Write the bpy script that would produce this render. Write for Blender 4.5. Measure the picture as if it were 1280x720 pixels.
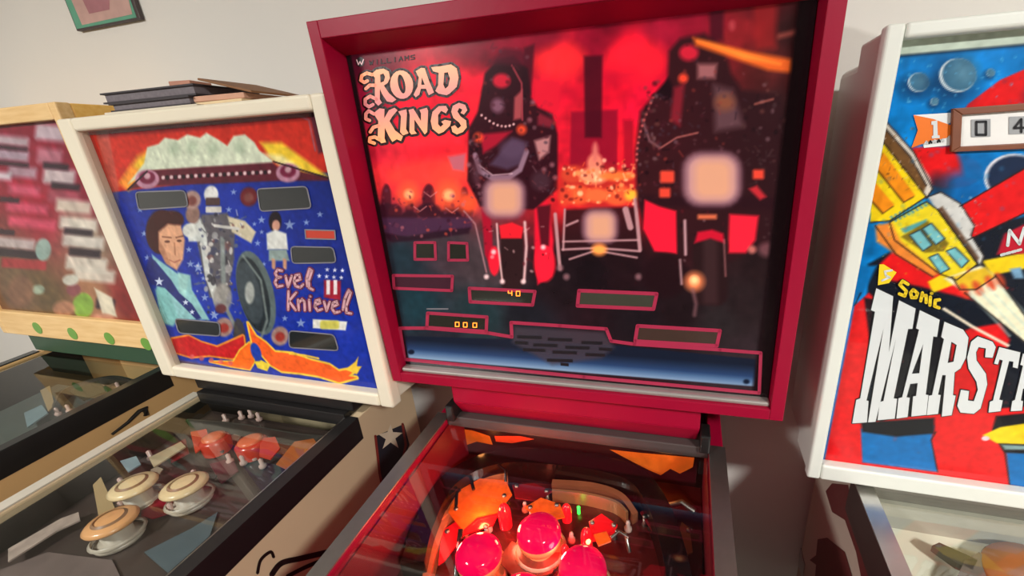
import bpy, bmesh, math, random
import numpy as np
from mathutils import Vector, Matrix
from mathutils.geometry import tessellate_polygon

random.seed(4)
for o in list(bpy.data.objects):
    bpy.data.objects.remove(o)
scene = bpy.context.scene
COL = scene.collection

# ------------------------------------------------------------------ camera
EYE = 1.60
F = 525.75                       # focal length in pixels of a 1280 px wide frame
PPX, PPY = 79.29, 14.05          # optical axis, pixels from the frame centre
yaw, pit, rol = math.radians(16.2175), math.radians(20.2124), math.radians(-2.8625)
cy_, sy_, cp_, sp_, cr_, sr_ = math.cos(yaw), math.sin(yaw), math.cos(pit), math.sin(pit), math.cos(rol), math.sin(rol)
FW = Vector((-sy_*cp_, cy_*cp_, -sp_))
RT0 = Vector((cy_, sy_, 0)); UP0 = RT0.cross(FW)
RT = cr_*RT0 + sr_*UP0
UP = -sr_*RT0 + cr_*UP0
cam_d = bpy.data.cameras.new('camera')
cam_d.sensor_width = 36
cam_d.lens = F*36/1280
cam_d.shift_x = -PPX/1280
cam_d.shift_y = PPY/1280
cam_d.clip_start = 0.02
cam = bpy.data.objects.new('camera', cam_d)
cam.matrix_world = Matrix(((RT.x, UP.x, -FW.x, 0), (RT.y, UP.y, -FW.y, 0), (RT.z, UP.z, -FW.z, EYE), (0, 0, 0, 1)))
COL.objects.link(cam)
scene.camera = cam

# ------------------------------------------------------------------ world, lights, exposure
scene.view_settings.view_transform = 'Standard'
scene.view_settings.look = 'None'
scene.view_settings.gamma = 1
scene.view_settings.exposure = 0.0
world = bpy.data.worlds.new('world'); scene.world = world
world.use_nodes = True
world.node_tree.nodes['Background'].inputs[0].default_value = (0.8, 0.85, 1.0, 1)
world.node_tree.nodes['Background'].inputs[1].default_value = 0.3

def area(name, loc, target, size, power, color):
    l = bpy.data.lights.new(name, 'AREA'); l.shape = 'DISK'; l.size = size
    l.energy = power; l.color = color
    o = bpy.data.objects.new(name, l); COL.objects.link(o)
    o.location = loc
    o.rotation_euler = (Vector(target)-Vector(loc)).to_track_quat('-Z', 'Y').to_euler()
    return o
KEY = (1.30, -1.00, 2.50)
area('unseen_ceiling_light', KEY, (KEY[0], KEY[1], 0), 0.36, 94, (1.0, 0.985, 0.955))
area('unseen_ceiling_light', (-1.6, -1.1, 2.50), (-1.6, -1.1, 0), 0.36, 78, (1.0, 0.985, 0.955))  # added fill lamp out of view, brightens the left wall

# ------------------------------------------------------------------ pixel helpers
def ray(px, py):
    return RT*((px-640-PPX)/F) - UP*((py-360-PPY)/F) + FW
EYEV = Vector((0, 0, EYE))

# ------------------------------------------------------------------ materials
def lin(c):
    r = []
    for v in c[:3]:
        v = v/255.0
        r.append(v/12.92 if v <= 0.04045 else ((v+0.055)/1.055)**2.4)
    return tuple(r)+(1.0,)
MATS = {}
def mat(name, rgb, rough=0.5, metal=0.0, vary=0.10, scale=30, bump=0.0, coat=0.0, emit=0.0, ecol=None, spec=0.5, trans=0.0, bscale=None):
    """rgb: the thing's own colour, 0-255 sRGB; a little procedural noise in tone and relief"""
    if name in MATS: return MATS[name]
    m = bpy.data.materials.new(name); m.use_nodes = True
    nt = m.node_tree; b = nt.nodes['Principled BSDF']
    c = lin(rgb)
    tc = nt.nodes.new('ShaderNodeTexCoord')
    nz = nt.nodes.new('ShaderNodeTexNoise'); nz.inputs['Scale'].default_value = scale; nz.inputs['Detail'].default_value = 4
    nt.links.new(tc.outputs['Object'], nz.inputs['Vector'])
    mx = nt.nodes.new('ShaderNodeMix'); mx.data_type = 'RGBA'
    mx.inputs[6].default_value = tuple(max(0, v*(1-vary)) for v in c[:3])+(1,)
    mx.inputs[7].default_value = tuple(min(1, v*(1+vary)) for v in c[:3])+(1,)
    nt.links.new(nz.outputs['Fac'], mx.inputs[0])
    nt.links.new(mx.outputs[2], b.inputs['Base Color'])
    b.inputs['Roughness'].default_value = rough
    b.inputs['Metallic'].default_value = metal
    b.inputs['Specular IOR Level'].default_value = spec
    b.inputs['Coat Weight'].default_value = coat
    b.inputs['Coat Roughness'].default_value = 0.05
    b.inputs['Transmission Weight'].default_value = trans
    if emit:
        b.inputs['Emission Color'].default_value = lin(ecol or rgb)
        b.inputs['Emission Strength'].default_value = emit
    if bump:
        n2 = nt.nodes.new('ShaderNodeTexNoise'); n2.inputs['Scale'].default_value = bscale or scale*4
        nt.links.new(tc.outputs['Object'], n2.inputs['Vector'])
        bp = nt.nodes.new('ShaderNodeBump'); bp.inputs['Strength'].default_value = bump; bp.inputs['Distance'].default_value = 0.002
        nt.links.new(n2.outputs['Fac'], bp.inputs['Height'])
        nt.links.new(bp.outputs['Normal'], b.inputs['Normal'])
    MATS[name] = m
    return m
def glass_mat(name, tint=(0.92, 0.94, 0.93), ior=1.72, rough=0.015):
    m = bpy.data.materials.new(name); m.use_nodes = True
    nt = m.node_tree
    for n in list(nt.nodes): nt.nodes.remove(n)
    out = nt.nodes.new('ShaderNodeOutputMaterial')
    tr = nt.nodes.new('ShaderNodeBsdfTransparent'); tr.inputs[0].default_value = tint+(1,)
    gl = nt.nodes.new('ShaderNodeBsdfGlossy')
    gl.inputs['Roughness'].default_value = rough
    fr = nt.nodes.new('ShaderNodeFresnel'); fr.inputs['IOR'].default_value = ior
    mx = nt.nodes.new('ShaderNodeMixShader')
    ge = nt.nodes.new('ShaderNodeNewGeometry')           # one reflection per pane: the front side mirrors, the far side only passes light
    iv = nt.nodes.new('ShaderNodeMath'); iv.operation = 'SUBTRACT'; iv.inputs[0].default_value = 1.0
    ml = nt.nodes.new('ShaderNodeMath'); ml.operation = 'MULTIPLY'
    nt.links.new(ge.outputs['Backfacing'], iv.inputs[1]); nt.links.new(iv.outputs[0], ml.inputs[0]); nt.links.new(fr.outputs[0], ml.inputs[1])
    nt.links.new(ml.outputs[0], mx.inputs[0]); nt.links.new(tr.outputs[0], mx.inputs[1]); nt.links.new(gl.outputs[0], mx.inputs[2])
    nt.links.new(mx.outputs[0], out.inputs[0])
    return m
GLASS = glass_mat('playfield_glass')
def print_mat(name, emit, coat=0.6, rough=0.25, crough=0.03):
    """printed glass: colour comes from the print (colour attribute); emit > 0 = lamps behind the glass"""
    m = bpy.data.materials.new(name); m.use_nodes = True
    nt = m.node_tree; b = nt.nodes['Principled BSDF']
    a = nt.nodes.new('ShaderNodeVertexColor'); a.layer_name = 'print'
    nt.links.new(a.outputs[0], b.inputs['Base Color'])
    b.inputs['Roughness'].default_value = rough; b.inputs['Specular IOR Level'].default_value = .2
    b.inputs['Coat Weight'].default_value = coat; b.inputs['Coat Roughness'].default_value = crough
    if emit:
        nt.links.new(a.outputs[0], b.inputs['Emission Color'])
        b.inputs['Emission Strength'].default_value = emit
    return m

# ------------------------------------------------------------------ mesh helpers
class MB:
    def __init__(s): s.v = []; s.f = []; s.m = []; s.sm = []
    def add(s, vs, fs, mi=0, smooth=False):
        o = len(s.v); s.v += [tuple(v) for v in vs]
        for f in fs: s.f.append(tuple(i+o for i in f)); s.m.append(mi); s.sm.append(smooth)
        return s
    def box(s, x0, x1, y0, y1, z0, z1, mi=0):
        vs = [(x, y, z) for z in (z0, z1) for y in (y0, y1) for x in (x0, x1)]
        return s.add(vs, [(0, 2, 3, 1), (4, 5, 7, 6), (0, 1, 5, 4), (2, 6, 7, 3), (0, 4, 6, 2), (1, 3, 7, 5)], mi)
    def hexa(s, low, high, mi=0):
        """two quads with the same winding"""
        return s.add(list(low)+list(high), [(3, 2, 1, 0), (4, 5, 6, 7), (0, 1, 5, 4), (1, 2, 6, 5), (2, 3, 7, 6), (3, 0, 4, 7)], mi)
    def tube(s, pts, r, n=8, mi=0, cap=True):
        pts = [Vector(p) for p in pts]; rings = []
        rr = r if isinstance(r, (list, tuple)) else [r]*len(pts)
        for i, p in enumerate(pts):
            d = (pts[min(i+1, len(pts)-1)]-pts[max(i-1, 0)]).normalized()
            a = Vector((0, 0, 1)) if abs(d.z) < 0.9 else Vector((1, 0, 0))
            u = d.cross(a).normalized(); w = u.cross(d)
            rings.append([p+u*rr[i]*math.cos(t)+w*rr[i]*math.sin(t) for t in [2*math.pi*k/n for k in range(n)]])
        vs = [q for rg in rings for q in rg]; fs = []
        for i in range(len(pts)-1):
            for k in range(n):
                fs.append((i*n+k, i*n+(k+1) % n, (i+1)*n+(k+1) % n, (i+1)*n+k))
        s.add(vs, fs, mi, True)
        if cap:
            s.add(rings[0], [tuple(range(n-1, -1, -1))], mi); s.add(rings[-1], [tuple(range(n))], mi)
        return s
    def lathe(s, prof, n=24, org=(0, 0, 0), mi=0, smooth=True):
        vs = []; fs = []
        for r, z in prof:
            for k in range(n):
                t = 2*math.pi*k/n; vs.append((org[0]+r*math.cos(t), org[1]+r*math.sin(t), org[2]+z))
        for i in range(len(prof)-1):
            for k in range(n): fs.append((i*n+k, i*n+(k+1) % n, (i+1)*n+(k+1) % n, (i+1)*n+k))
        return s.add(vs, fs, mi, smooth)
    def prism(s, poly, fn, t0, t1, mi=0):
        """poly 2-d loop; fn(a, b, t) -> 3-d"""
        n = len(poly); tris = tessellate_polygon([[Vector((a, b, 0)) for a, b in poly]])
        vs = [fn(a, b, t0) for a, b in poly]+[fn(a, b, t1) for a, b in poly]
        fs = [tuple(t) for t in tris]+[tuple(i+n for i in reversed(t)) for t in tris]
        fs += [(i, (i+1) % n, (i+1) % n+n, i+n) for i in range(n)]
        return s.add(vs, fs, mi)
    def flat(s, loops, fn, mi=0):
        """flat print: first loop outer, the rest holes; fn(a, b) -> 3-d"""
        allp = [p for l in loops for p in l]
        tris = tessellate_polygon([[Vector((a, b, 0)) for a, b in l] for l in loops])
        return s.add([fn(a, b) for a, b in allp], [tuple(t) for t in tris], mi)
    def ribbon(s, pts, w, fn, mi=0, closed=False):
        """flat stroke of width w along 2-d points"""
        P = [Vector((a, b)) for a, b in pts]
        seg = [(P[i], P[i+1]) for i in range(len(P)-1)]+([(P[-1], P[0])] if closed else [])
        for a, b in seg:
            d = (b-a)
            if d.length < 1e-9: continue
            d.normalize(); q = Vector((-d.y, d.x))*w/2
            s.add([fn(*v) for v in (a-q, b-q, b+q, a+q)], [(0, 1, 2, 3)], mi)
        for p in P:
            s.add([fn(p.x+w/2*math.cos(k*math.pi/5), p.y+w/2*math.sin(k*math.pi/5)) for k in range(10)], [tuple(range(10))], mi)
        return s
    def build(s, name, mats, parent=None, bevel=0.0, seg=2):
        me = bpy.data.meshes.new(name); me.from_pydata(s.v, [], s.f)
        mats = mats if isinstance(mats, (list, tuple)) else [mats]
        for m in mats: me.materials.append(m)
        me.polygons.foreach_set('material_index', s.m)
        me.polygons.foreach_set('use_smooth', s.sm)
        bm = bmesh.new(); bm.from_mesh(me)
        bmesh.ops.recalc_face_normals(bm, faces=bm.faces[:])
        bm.to_mesh(me); bm.free(); me.update()
        o = bpy.data.objects.new(name, me); COL.objects.link(o)
        if parent is not None: o.parent = parent
        if bevel:
            b = o.modifiers.new('bevel', 'BEVEL'); b.width = bevel; b.segments = seg; b.limit_method = 'ANGLE'
        return o
def tag(o, label, cat, group=None):
    o['label'] = label; o['category'] = cat
    if group: o['group'] = group
    return o
def thing(name, label, cat, loc, rz=0.0):
    o = bpy.data.objects.new(name, None); COL.objects.link(o)
    o.empty_display_size = 0.1
    o.location = loc; o.rotation_euler = (0, 0, rz)
    return tag(o, label, cat)
def struct(o): o['kind'] = 'structure'; return o

# ------------------------------------------------------------------ the room
M_WALL = mat('painted_plaster', (224, 220, 212), rough=0.85, vary=0.03, scale=3, bump=0.08, bscale=120)
M_FLOOR = mat('dark_carpet', (70, 66, 62), rough=0.95, vary=0.2, scale=60, bump=0.5)
M_CEIL = mat('ceiling_paint', (235, 232, 225), rough=0.9, vary=0.02, scale=4)
WALL_Y = 0.905
RX0, RX1, RY0, RZ1 = -3.8, 2.6, -4.6, 2.56
struct(MB().box(RX0-.1, RX1+.1, RY0-.1, WALL_Y+.1, -0.1, 0).build('floor', M_FLOOR))
struct(MB().box(RX0-.1, RX1+.1, RY0-.1, WALL_Y+.1, RZ1, RZ1+.1).build('ceiling', M_CEIL))
struct(MB().box(RX0-.1, RX1+.1, WALL_Y, WALL_Y+.1, 0, RZ1).build('wall_back', M_WALL))
struct(MB().box(RX0-.1, RX0, RY0, WALL_Y, 0, RZ1).build('wall_left', M_WALL))
struct(MB().box(RX1, RX1+.1, RY0, WALL_Y, 0, RZ1).build('wall_right', M_WALL))
struct(MB().box(RX0-.1, RX1+.1, RY0-.1, RY0, 0, RZ1).build('wall_front', mat('dimmed_wall_brown', (112, 96, 84), rough=.85, vary=.05, scale=4)))  # dark brown stands in for a dim room end, darkens glass reflections
struct(MB().box(RX0, RX1, WALL_Y-.014, WALL_Y, 0, .09).build('baseboard_back', mat('baseboard_paint', (225, 222, 214), rough=.5)))
# unseen ceiling lamps, the left one added as fill: a shallow dish and its diffuser, around the two area lights
for k, (lx, ly) in enumerate(((KEY[0], KEY[1]), (-1.6, -1.1))):
    t = thing('unseen_ceiling_lamp', ['round white ceiling lamp near the right wall', 'round white unseen ceiling lamp added as fill near the left wall'][k], 'lamp', (lx, ly, RZ1))
    MB().lathe([(0, 0), (.21, 0), (.21, -.05), (.195, -.05), (.195, -.02), (0, -.02)], 32).build('rim', mat('lamp_white', (240, 240, 236), rough=.4), t)
    MB().lathe([(0, -.03), (.194, -.03), (.194, -.04), (0, -.04)], 32).build('diffuser', mat('lamp_diffuser', (255, 240, 215), rough=.5, emit=3.0), t)

# ------------------------------------------------------------------ machine frames
class Machine:
    """head front plane: centre x, world y, floor-based bottom and top, turn and lean"""
    def __init__(s, x0, x1, y, z0, z1, yw, ti):
        s.cx = (x0+x1)/2; s.hw = (x1-x0)/2; s.y = y; s.z0 = z0+EYE; s.h = z1-z0; s.yw = yw; s.ti = ti
        s.ex = Vector((math.cos(yw), math.sin(yw), 0))
        s.ey0 = Vector((-math.sin(yw), math.cos(yw), 0))
        s.ez = s.ey0*math.sin(ti)+Vector((0, 0, math.cos(ti)))
        s.ey = s.ez.cross(s.ex)
        s.o = Vector((s.cx, y, s.z0))
    def head(s, px, py, d):
        """photo pixel -> (x, z) on the plane d behind the head's front"""
        d0, k = (d, 0.0) if not isinstance(d, tuple) else (d[0], (d[1]-d[0])/s.h)   # a tuple: the glass leans, depth at bottom and top
        R = ray(px, py); A = EYEV-s.o
        t = (d0+k*A.dot(s.ez)-A.dot(s.ey))/(R.dot(s.ey)-k*R.dot(s.ez))
        P = A+R*t
        return P.dot(s.ex), P.dot(s.ez)
    def dep(s, d, z):
        return d if not isinstance(d, tuple) else d[0]+(d[1]-d[0])*z/s.h
    def to_local(s, P):
        q = P-Vector((s.cx, s.y, 0))
        return Vector((q.dot(s.ex), q.dot(s.ey0), P.z))
    def on_z(s, px, py, z):
        R = ray(px, py); return s.to_local(EYEV+R*((z-EYE)/R.z))
    def on_plane(s, px, py, z0, slope, h=0.0):
        """pixel -> local point on a plane z = z0 + slope*y_local + h"""
        R = ray(px, py)
        a = s.to_local(EYEV); b = s.to_local(EYEV+R)-a
        t = (z0+h+slope*a.y-a.z)/(b.z-slope*b.y)
        return a+b*t
    def on_side(s, px, py, x):
        R = ray(px, py); a = s.to_local(EYEV); b = s.to_local(EYEV+R)-a
        return a+b*((x-a.x)/b.x)

MR = Machine(-.5756, .1544, .6250, -.4353, .1913, .0173, -.0210)   # red
ME = Machine(-1.2877, -.5877, .6189, -.5033, .0990, -.0100, .0140)  # cream
MM = Machine(.2112, .9112, .6553, -.5630, .1170, -.0073, .0066)     # white
MW = Machine(-2.005, -1.325, .660, -.456, .137, 0, 0)               # wood

# ------------------------------------------------------------------ print painting (colours on a fine grid)
class Paint:
    def __init__(s, mach, d, x0, x1, z0, z1, step):
        s.m, s.d = mach, d
        s.x0, s.x1, s.z0, s.z1 = x0, x1, z0, z1
        s.nx = int((x1-x0)/step)+1; s.nz = int((z1-z0)/step)+1
        s.X, s.Z = np.meshgrid(np.linspace(x0, x1, s.nx), np.linspace(z0, z1, s.nz))
        s.C = np.zeros((s.nz, s.nx, 3))
        s.u = 0.0012                      # one photo pixel on this glass, metres (roughly)
    def p(s, pts): return [s.m.head(a, b, s.d) for a, b in pts]
    def field(s, samples, power=3.0):
        W = np.zeros_like(s.X); A = np.zeros_like(s.C)
        for a, b, c in samples:
            x, z = s.m.head(a, b, s.d)
            w = 1.0/(((s.X-x)**2+(s.Z-z)**2)+2e-5)**(power/2)
            W += w; A += w[..., None]*np.array(c, float)
        s.C = A/W[..., None]
    def _win(s, P, pad):
        xs = [q[0] for q in P]; zs = [q[1] for q in P]
        dx = (s.x1-s.x0)/(s.nx-1); dz = (s.z1-s.z0)/(s.nz-1)
        i0 = max(0, int((min(xs)-pad-s.x0)/dx)); i1 = min(s.nx, int((max(xs)+pad-s.x0)/dx)+2)
        j0 = max(0, int((min(zs)-pad-s.z0)/dz)); j1 = min(s.nz, int((max(zs)+pad-s.z0)/dz)+2)
        return slice(j0, max(j0, j1)), slice(i0, max(i0, i1))
    def _blend(s, w, dist, col, soft, alpha):
        a = np.clip(0.5-dist/(soft*s.u), 0, 1)*alpha
        if callable(col): col = col(s.X[w], s.Z[w])
        else: col = np.array(col, float)
        s.C[w] = s.C[w]*(1-a[..., None])+col*a[..., None]
    def poly(s, pts, col, soft=1.5, alpha=1.0, grow=0.0, raw=False):
        P = pts if raw else s.p(pts)
        w = s._win(P, (soft+abs(grow)+1)*s.u)
        X, Z = s.X[w], s.Z[w]
        if X.size == 0: return
        D = np.full(X.shape, 1e9); inside = np.zeros(X.shape, bool)
        n = len(P)
        for i in range(n):
            ax, az = P[i]; bx, bz = P[(i+1) % n]
            ex, ez = bx-ax, bz-az; L = ex*ex+ez*ez+1e-18
            t = np.clip(((X-ax)*ex+(Z-az)*ez)/L, 0, 1)
            D = np.minimum(D, (X-ax-t*ex)**2+(Z-az-t*ez)**2)
            if abs(ez) > 1e-12:
                c = ((az > Z) != (bz > Z)) & (X < ex*(Z-az)/ez+ax)
                inside ^= c
        D = np.sqrt(D); D = np.where(inside, -D, D)-grow*s.u
        s._blend(w, D, col, soft, alpha)
    def ell(s, cx, cy, rx, ry, col, soft=1.5, alpha=1.0, ang=0.0):
        ca, sa = math.cos(math.radians(ang)), math.sin(math.radians(ang))
        pts = [(cx+rx*math.cos(t)*ca-ry*math.sin(t)*sa, cy+rx*math.cos(t)*sa+ry*math.sin(t)*ca) for t in [2*math.pi*k/28 for k in range(28)]]
        s.poly(pts, col, soft, alpha)
    def line(s, pts, wd, col, soft=1.2, alpha=1.0):
        P = s.p(pts); w = s._win(P, (wd+soft+1)*s.u)
        X, Z = s.X[w], s.Z[w]
        if X.size == 0: return
        D = np.full(X.shape, 1e9)
        for i in range(len(P)-1):
            ax, az = P[i]; bx, bz = P[i+1]; ex, ez = bx-ax, bz-az; L = ex*ex+ez*ez+1e-18
            t = np.clip(((X-ax)*ex+(Z-az)*ez)/L, 0, 1)
            D = np.minimum(D, (X-ax-t*ex)**2+(Z-az-t*ez)**2)
        s._blend(w, np.sqrt(D)-wd*s.u/2, col, soft, alpha)
    def rrect(s, cx, cy, hx, hy, col, r=0.3, soft=1.5, alpha=1.0, ang=0.0):
        ca, sa = math.cos(math.radians(ang)), math.sin(math.radians(ang)); pts = []
        k = r*min(hx, hy)
        for (qx, qy, a0) in ((hx-k, hy-k, 0), (-hx+k, hy-k, 90), (-hx+k, -hy+k, 180), (hx-k, -hy+k, 270)):
            for j in range(5):
                a = math.radians(a0+j*22.5); x = qx+k*math.cos(a); y = qy+k*math.sin(a)
                pts.append((cx+x*ca-y*sa, cy+x*sa+y*ca))
        s.poly(pts, col, soft, alpha)
    def star(s, cx, cy, r, col, soft=1.0, alpha=1.0):
        s.poly([(cx+(r if k % 2 == 0 else r*.42)*math.sin(k*math.pi/5), cy-(r if k % 2 == 0 else r*.42)*math.cos(k*math.pi/5)) for k in range(10)], col, soft, alpha)
    def clutter(s, n, x0, x1, y0, y1, cols, r0=1.0, r1=3.0, alpha=.7, soft=2.5, lines=.35):
        for _ in range(n):
            x, y = random.uniform(x0, x1), random.uniform(y0, y1); c = random.choice(cols); r = random.uniform(r0, r1)
            if random.random() < lines:
                a = random.uniform(0, 6.28); s.line([(x, y), (x+r*3*math.cos(a), y+r*3*math.sin(a))], r*.6, c, soft, alpha)
            else: s.ell(x, y, r, r*random.uniform(.5, 1.2), c, soft, alpha, random.uniform(0, 90))
    def noise(s, amt, cell=7, seed=1):
        rng = np.random.default_rng(seed)
        for c, a in ((cell, amt), (cell//2+1, amt*.6)):
            g = rng.normal(0, 1, (s.nz//c+3, s.nx//c+3))
            J, I = np.mgrid[0:s.nz, 0:s.nx]; fj, fi = J/c, I/c
            j, i = fj.astype(int), fi.astype(int); tj, ti_ = fj-j, fi-i
            v = (g[j, i]*(1-tj)*(1-ti_)+g[j+1, i]*tj*(1-ti_)+g[j, i+1]*(1-tj)*ti_+g[j+1, i+1]*tj*ti_)
            s.C *= (1+a*v)[..., None]
    def build(s, name, material, parent, y=None):
        me = bpy.data.meshes.new(name)
        n = s.nx*s.nz
        V = np.stack([s.X.ravel(), s.m.dep(s.d, s.Z).ravel() if isinstance(s.d, tuple) else np.full(n, s.d), s.Z.ravel()], 1).astype(np.float32)
        J, I = np.mgrid[0:s.nz-1, 0:s.nx-1]
        a = (J*s.nx+I).ravel(); Q = np.stack([a, a+1, a+1+s.nx, a+s.nx], 1).astype(np.int32)
        me.vertices.add(n); me.vertices.foreach_set('co', V.ravel())
        me.loops.add(Q.size); me.loops.foreach_set('vertex_index', Q.ravel())
        me.polygons.add(len(Q)); me.polygons.foreach_set('loop_start', np.arange(0, Q.size, 4, dtype=np.int32))
        me.update(calc_edges=True)
        c = np.clip(s.C, 0, 255)/255.0
        c = np.where(c <= 0.04045, c/12.92, ((c+0.055)/1.055)**2.4).reshape(-1, 3)
        at = me.color_attributes.new('print', 'FLOAT_COLOR', 'POINT')
        at.data.foreach_set('color', np.concatenate([c, np.ones((n, 1))], 1).astype(np.float32).ravel())
        me.materials.append(material); me.validate()
        o = bpy.data.objects.new(name, me); COL.objects.link(o); o.parent = parent
        return o

def head_obj(mach, root, mb, mats, bevel=.002, name='backbox'):
    o = mb.build(name, mats, root, bevel)
    o.location = (0, 0, mach.z0); o.rotation_euler = (-mach.ti, 0, 0)
    return o
def frame_boards(mb, hw, h, wx, wb, wt, y0, y1, mi=0, wr=None):
    """a four-sided frame: side width wx, bottom wb, top wt"""
    wr = wr or wx
    mb.box(-hw, -hw+wx, y0, y1, 0, h, mi); mb.box(hw-wr, hw, y0, y1, 0, h, mi)
    mb.box(-hw+wx, hw-wr, y0, y1, 0, wb, mi); mb.box(-hw+wx, hw-wr, y0, y1, h-wt, h, mi)
    return mb

SL = math.tan(math.radians(4.4))     # fall of the rails towards the player
PSL = math.tan(math.radians(6.5))    # fall of the playfields

def leg_set(root, dx, hw, yf, yb, ztop, material, foot):
    for (x, y) in ((dx-hw+.02, yf+.03), (dx+hw-.02, yf+.03), (dx-hw+.02, yb-.03), (dx+hw-.02, yb-.03)):
        sx = -1 if x < dx else 1; sy = -1 if y < (yf+yb)/2 else 1
        mb = MB()
        w = .045
        mb.hexa([(x, y, .03), (x-sx*w*.6, y, .03), (x-sx*w*.6, y-sy*.006, .03), (x, y-sy*.006, .03)],
                [(x+sx*.022, y+sy*.032, ztop), (x+sx*.022-sx*w, y+sy*.032, ztop), (x+sx*.022-sx*w, y+sy*.032-sy*.006, ztop), (x+sx*.022, y+sy*.032-sy*.006, ztop)])
        mb.hexa([(x, y, .03), (x, y-sy*w*.6, .03), (x-sx*.006, y-sy*w*.6, .03), (x-sx*.006, y, .03)],
                [(x+sx*.022, y+sy*.032, ztop), (x+sx*.022, y+sy*.032-sy*w, ztop), (x+sx*.022-sx*.006, y+sy*.032-sy*w, ztop), (x+sx*.022-sx*.006, y+sy*.032, ztop)])
        l = mb.build('leg', material, root)
        MB().lathe([(0, 0), (.022, 0), (.024, .006), (.010, .014), (.008, .04), (0, .04)], 14, (x-sx*.008, y-sy*.008, 0)).build('leg_leveler', foot, l)

def cabinet(root, dx, hwo, rail_w, zr, yb, yf, m_body, m_inside, bot=.47, front_open=None):
    """body boards; top edge follows the sloped rails; zr = top height at local y = 0"""
    mb = MB(); th = rail_w
    def zt(y): return zr+SL*y-.004
    for sx in (-1, 1):
        xo, xi = dx+sx*hwo, dx+sx*(hwo-th)
        a, b = min(xo, xi), max(xo, xi)
        mb.hexa([(a, yf, bot), (b, yf, bot), (b, yb, bot+.05), (a, yb, bot+.05)], [(a, yf, zt(yf)), (b, yf, zt(yf)), (b, yb, zt(yb)), (a, yb, zt(yb))])
    a, b = dx-hwo+th, dx+hwo-th
    mb.box(a, b, yf, yf+.02, bot, zt(yf)-.02)
    mb.box(a, b, yb-.02, yb, bot+.05, zt(yb))
    mb.hexa([(a, yf+.02, bot), (b, yf+.02, bot), (b, yb-.02, bot+.05), (a, yb-.02, bot+.05)], [(a, yf+.02, bot+.015), (b, yf+.02, bot+.015), (b, yb-.02, bot+.065), (a, yb-.02, bot+.065)])
    body = mb.build('cabinet', m_body, root, .002)
    # inner linings
    for sx in (-1, 1):
        x0 = dx+sx*(hwo-th); x1 = x0-sx*.003
        a_, b_ = min(x0, x1), max(x0, x1)
        MB().hexa([(a_, yf+.02, zt(yf)-.25), (b_, yf+.02, zt(yf)-.25), (b_, yb-.1, zt(yb)-.3), (a_, yb-.1, zt(yb)-.3)],
                  [(a_, yf+.02, zt(yf)-.03), (b_, yf+.02, zt(yf)-.03), (b_, yb-.1, zt(yb-.1)-.012), (a_, yb-.1, zt(yb-.1)-.012)]).build('inner_lining', m_inside, body)
    return body
def side_rails(root, dx, hwo, rail_w, zr, y0, yf, m_top, m_side, side_h, t=.003, m_top_right=None):
    for sx in (-1, 1):
        mb = MB()
        xo = dx+sx*(hwo+t); xi = dx+sx*(hwo-rail_w)
        a, b = min(xo, xi), max(xo, xi)
        def z(y): return zr+SL*y
        mb.hexa([(a, yf, z(yf)-.003), (b, yf, z(yf)-.003), (b, y0, z(y0)-.003), (a, y0, z(y0)-.003)], [(a, yf, z(yf)), (b, yf, z(yf)), (b, y0, z(y0)), (a, y0, z(y0))], 0)
        xs = dx+sx*hwo; a, b = min(xo, xs), max(xo, xs)
        mb.hexa([(a, yf, z(yf)-side_h), (b, yf, z(yf)-side_h), (b, y0, z(y0)-side_h), (a, y0, z(y0)-side_h)], [(a, yf, z(yf)-.003), (b, yf, z(yf)-.003), (b, y0, z(y0)-.003), (a, y0, z(y0)-.003)], 1)
        mb.build('side_rail', [m_top_right if (m_top_right and sx > 0) else m_top, m_side], root)
def cover_glass(root, dx, hwi, zr, y0, yf):
    def z(y): return zr+SL*y-.008
    a, b = dx-hwi-.004, dx+hwi+.004
    o = MB().hexa([(a, yf, z(yf)-.004), (b, yf, z(yf)-.004), (b, y0, z(y0)-.004), (a, y0, z(y0)-.004)], [(a, yf, z(yf)), (b, yf, z(yf)), (b, y0, z(y0)), (a, y0, z(y0))]).build('cover_glass', GLASS, root)
    return o
def lockdown_bar(root, dx, hwo, zr, yf, material):
    z = zr+SL*yf
    prof = [(yf-.035, z-.035), (yf-.03, z+.002), (yf-.01, z+.008), (yf+.03, z+.006), (yf+.03, z-.012), (yf-.001, z-.012), (yf-.001, z-.035)]
    MB().prism(prof, lambda a, b, t: (t, a, b), dx-hwo-.004, dx+hwo+.004).build('lockdown_bar', material, root, .002)
def front_fittings(root, dx, yf, zc, m_door, m_metal):
    d = MB().box(dx-.14, dx+.14, yf-.012, yf, zc-.15, zc+.15).build('coin_door', m_door, root, .004)
    for sx in (-1, 1):
        MB().box(dx+sx*.06-.035, dx+sx*.06+.035, yf-.022, yf-.012, zc+.0, zc+.09).build('coin_slot', m_metal, d, .003)
    MB().tube([(dx+.235, yf-.001, zc+.04), (dx+.235, yf-.05, zc+.04), (dx+.235, yf-.055, zc+.04)], [.008, .008, .016], 12).build('plunger', m_metal, root)
def playfield(root, dx, hwi, zp, yb, yf, material):
    def z(y): return zp+PSL*y
    a, b = dx-hwi+.002, dx+hwi-.002
    return MB().hexa([(a, yf, z(yf)-.012), (b, yf, z(yf)-.012), (b, yb, z(yb)-.012), (a, yb, z(yb)-.012)], [(a, yf, z(yf)), (b, yf, z(yf)), (b, yb, z(yb)), (a, yb, z(yb))]).build('playfield', material, root)

M_CHROME = mat('brushed_steel', (190, 188, 184), rough=.28, metal=1, vary=.05, scale=80)
M_DULL = mat('dull_steel', (150, 147, 142), rough=.45, metal=1, vary=.08, scale=60)
M_BLACK = mat('black_paint', (22, 20, 20), rough=.4, vary=.2)
M_FOOT = mat('leg_foot_steel', (120, 120, 120), rough=.4, metal=1)

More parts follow.
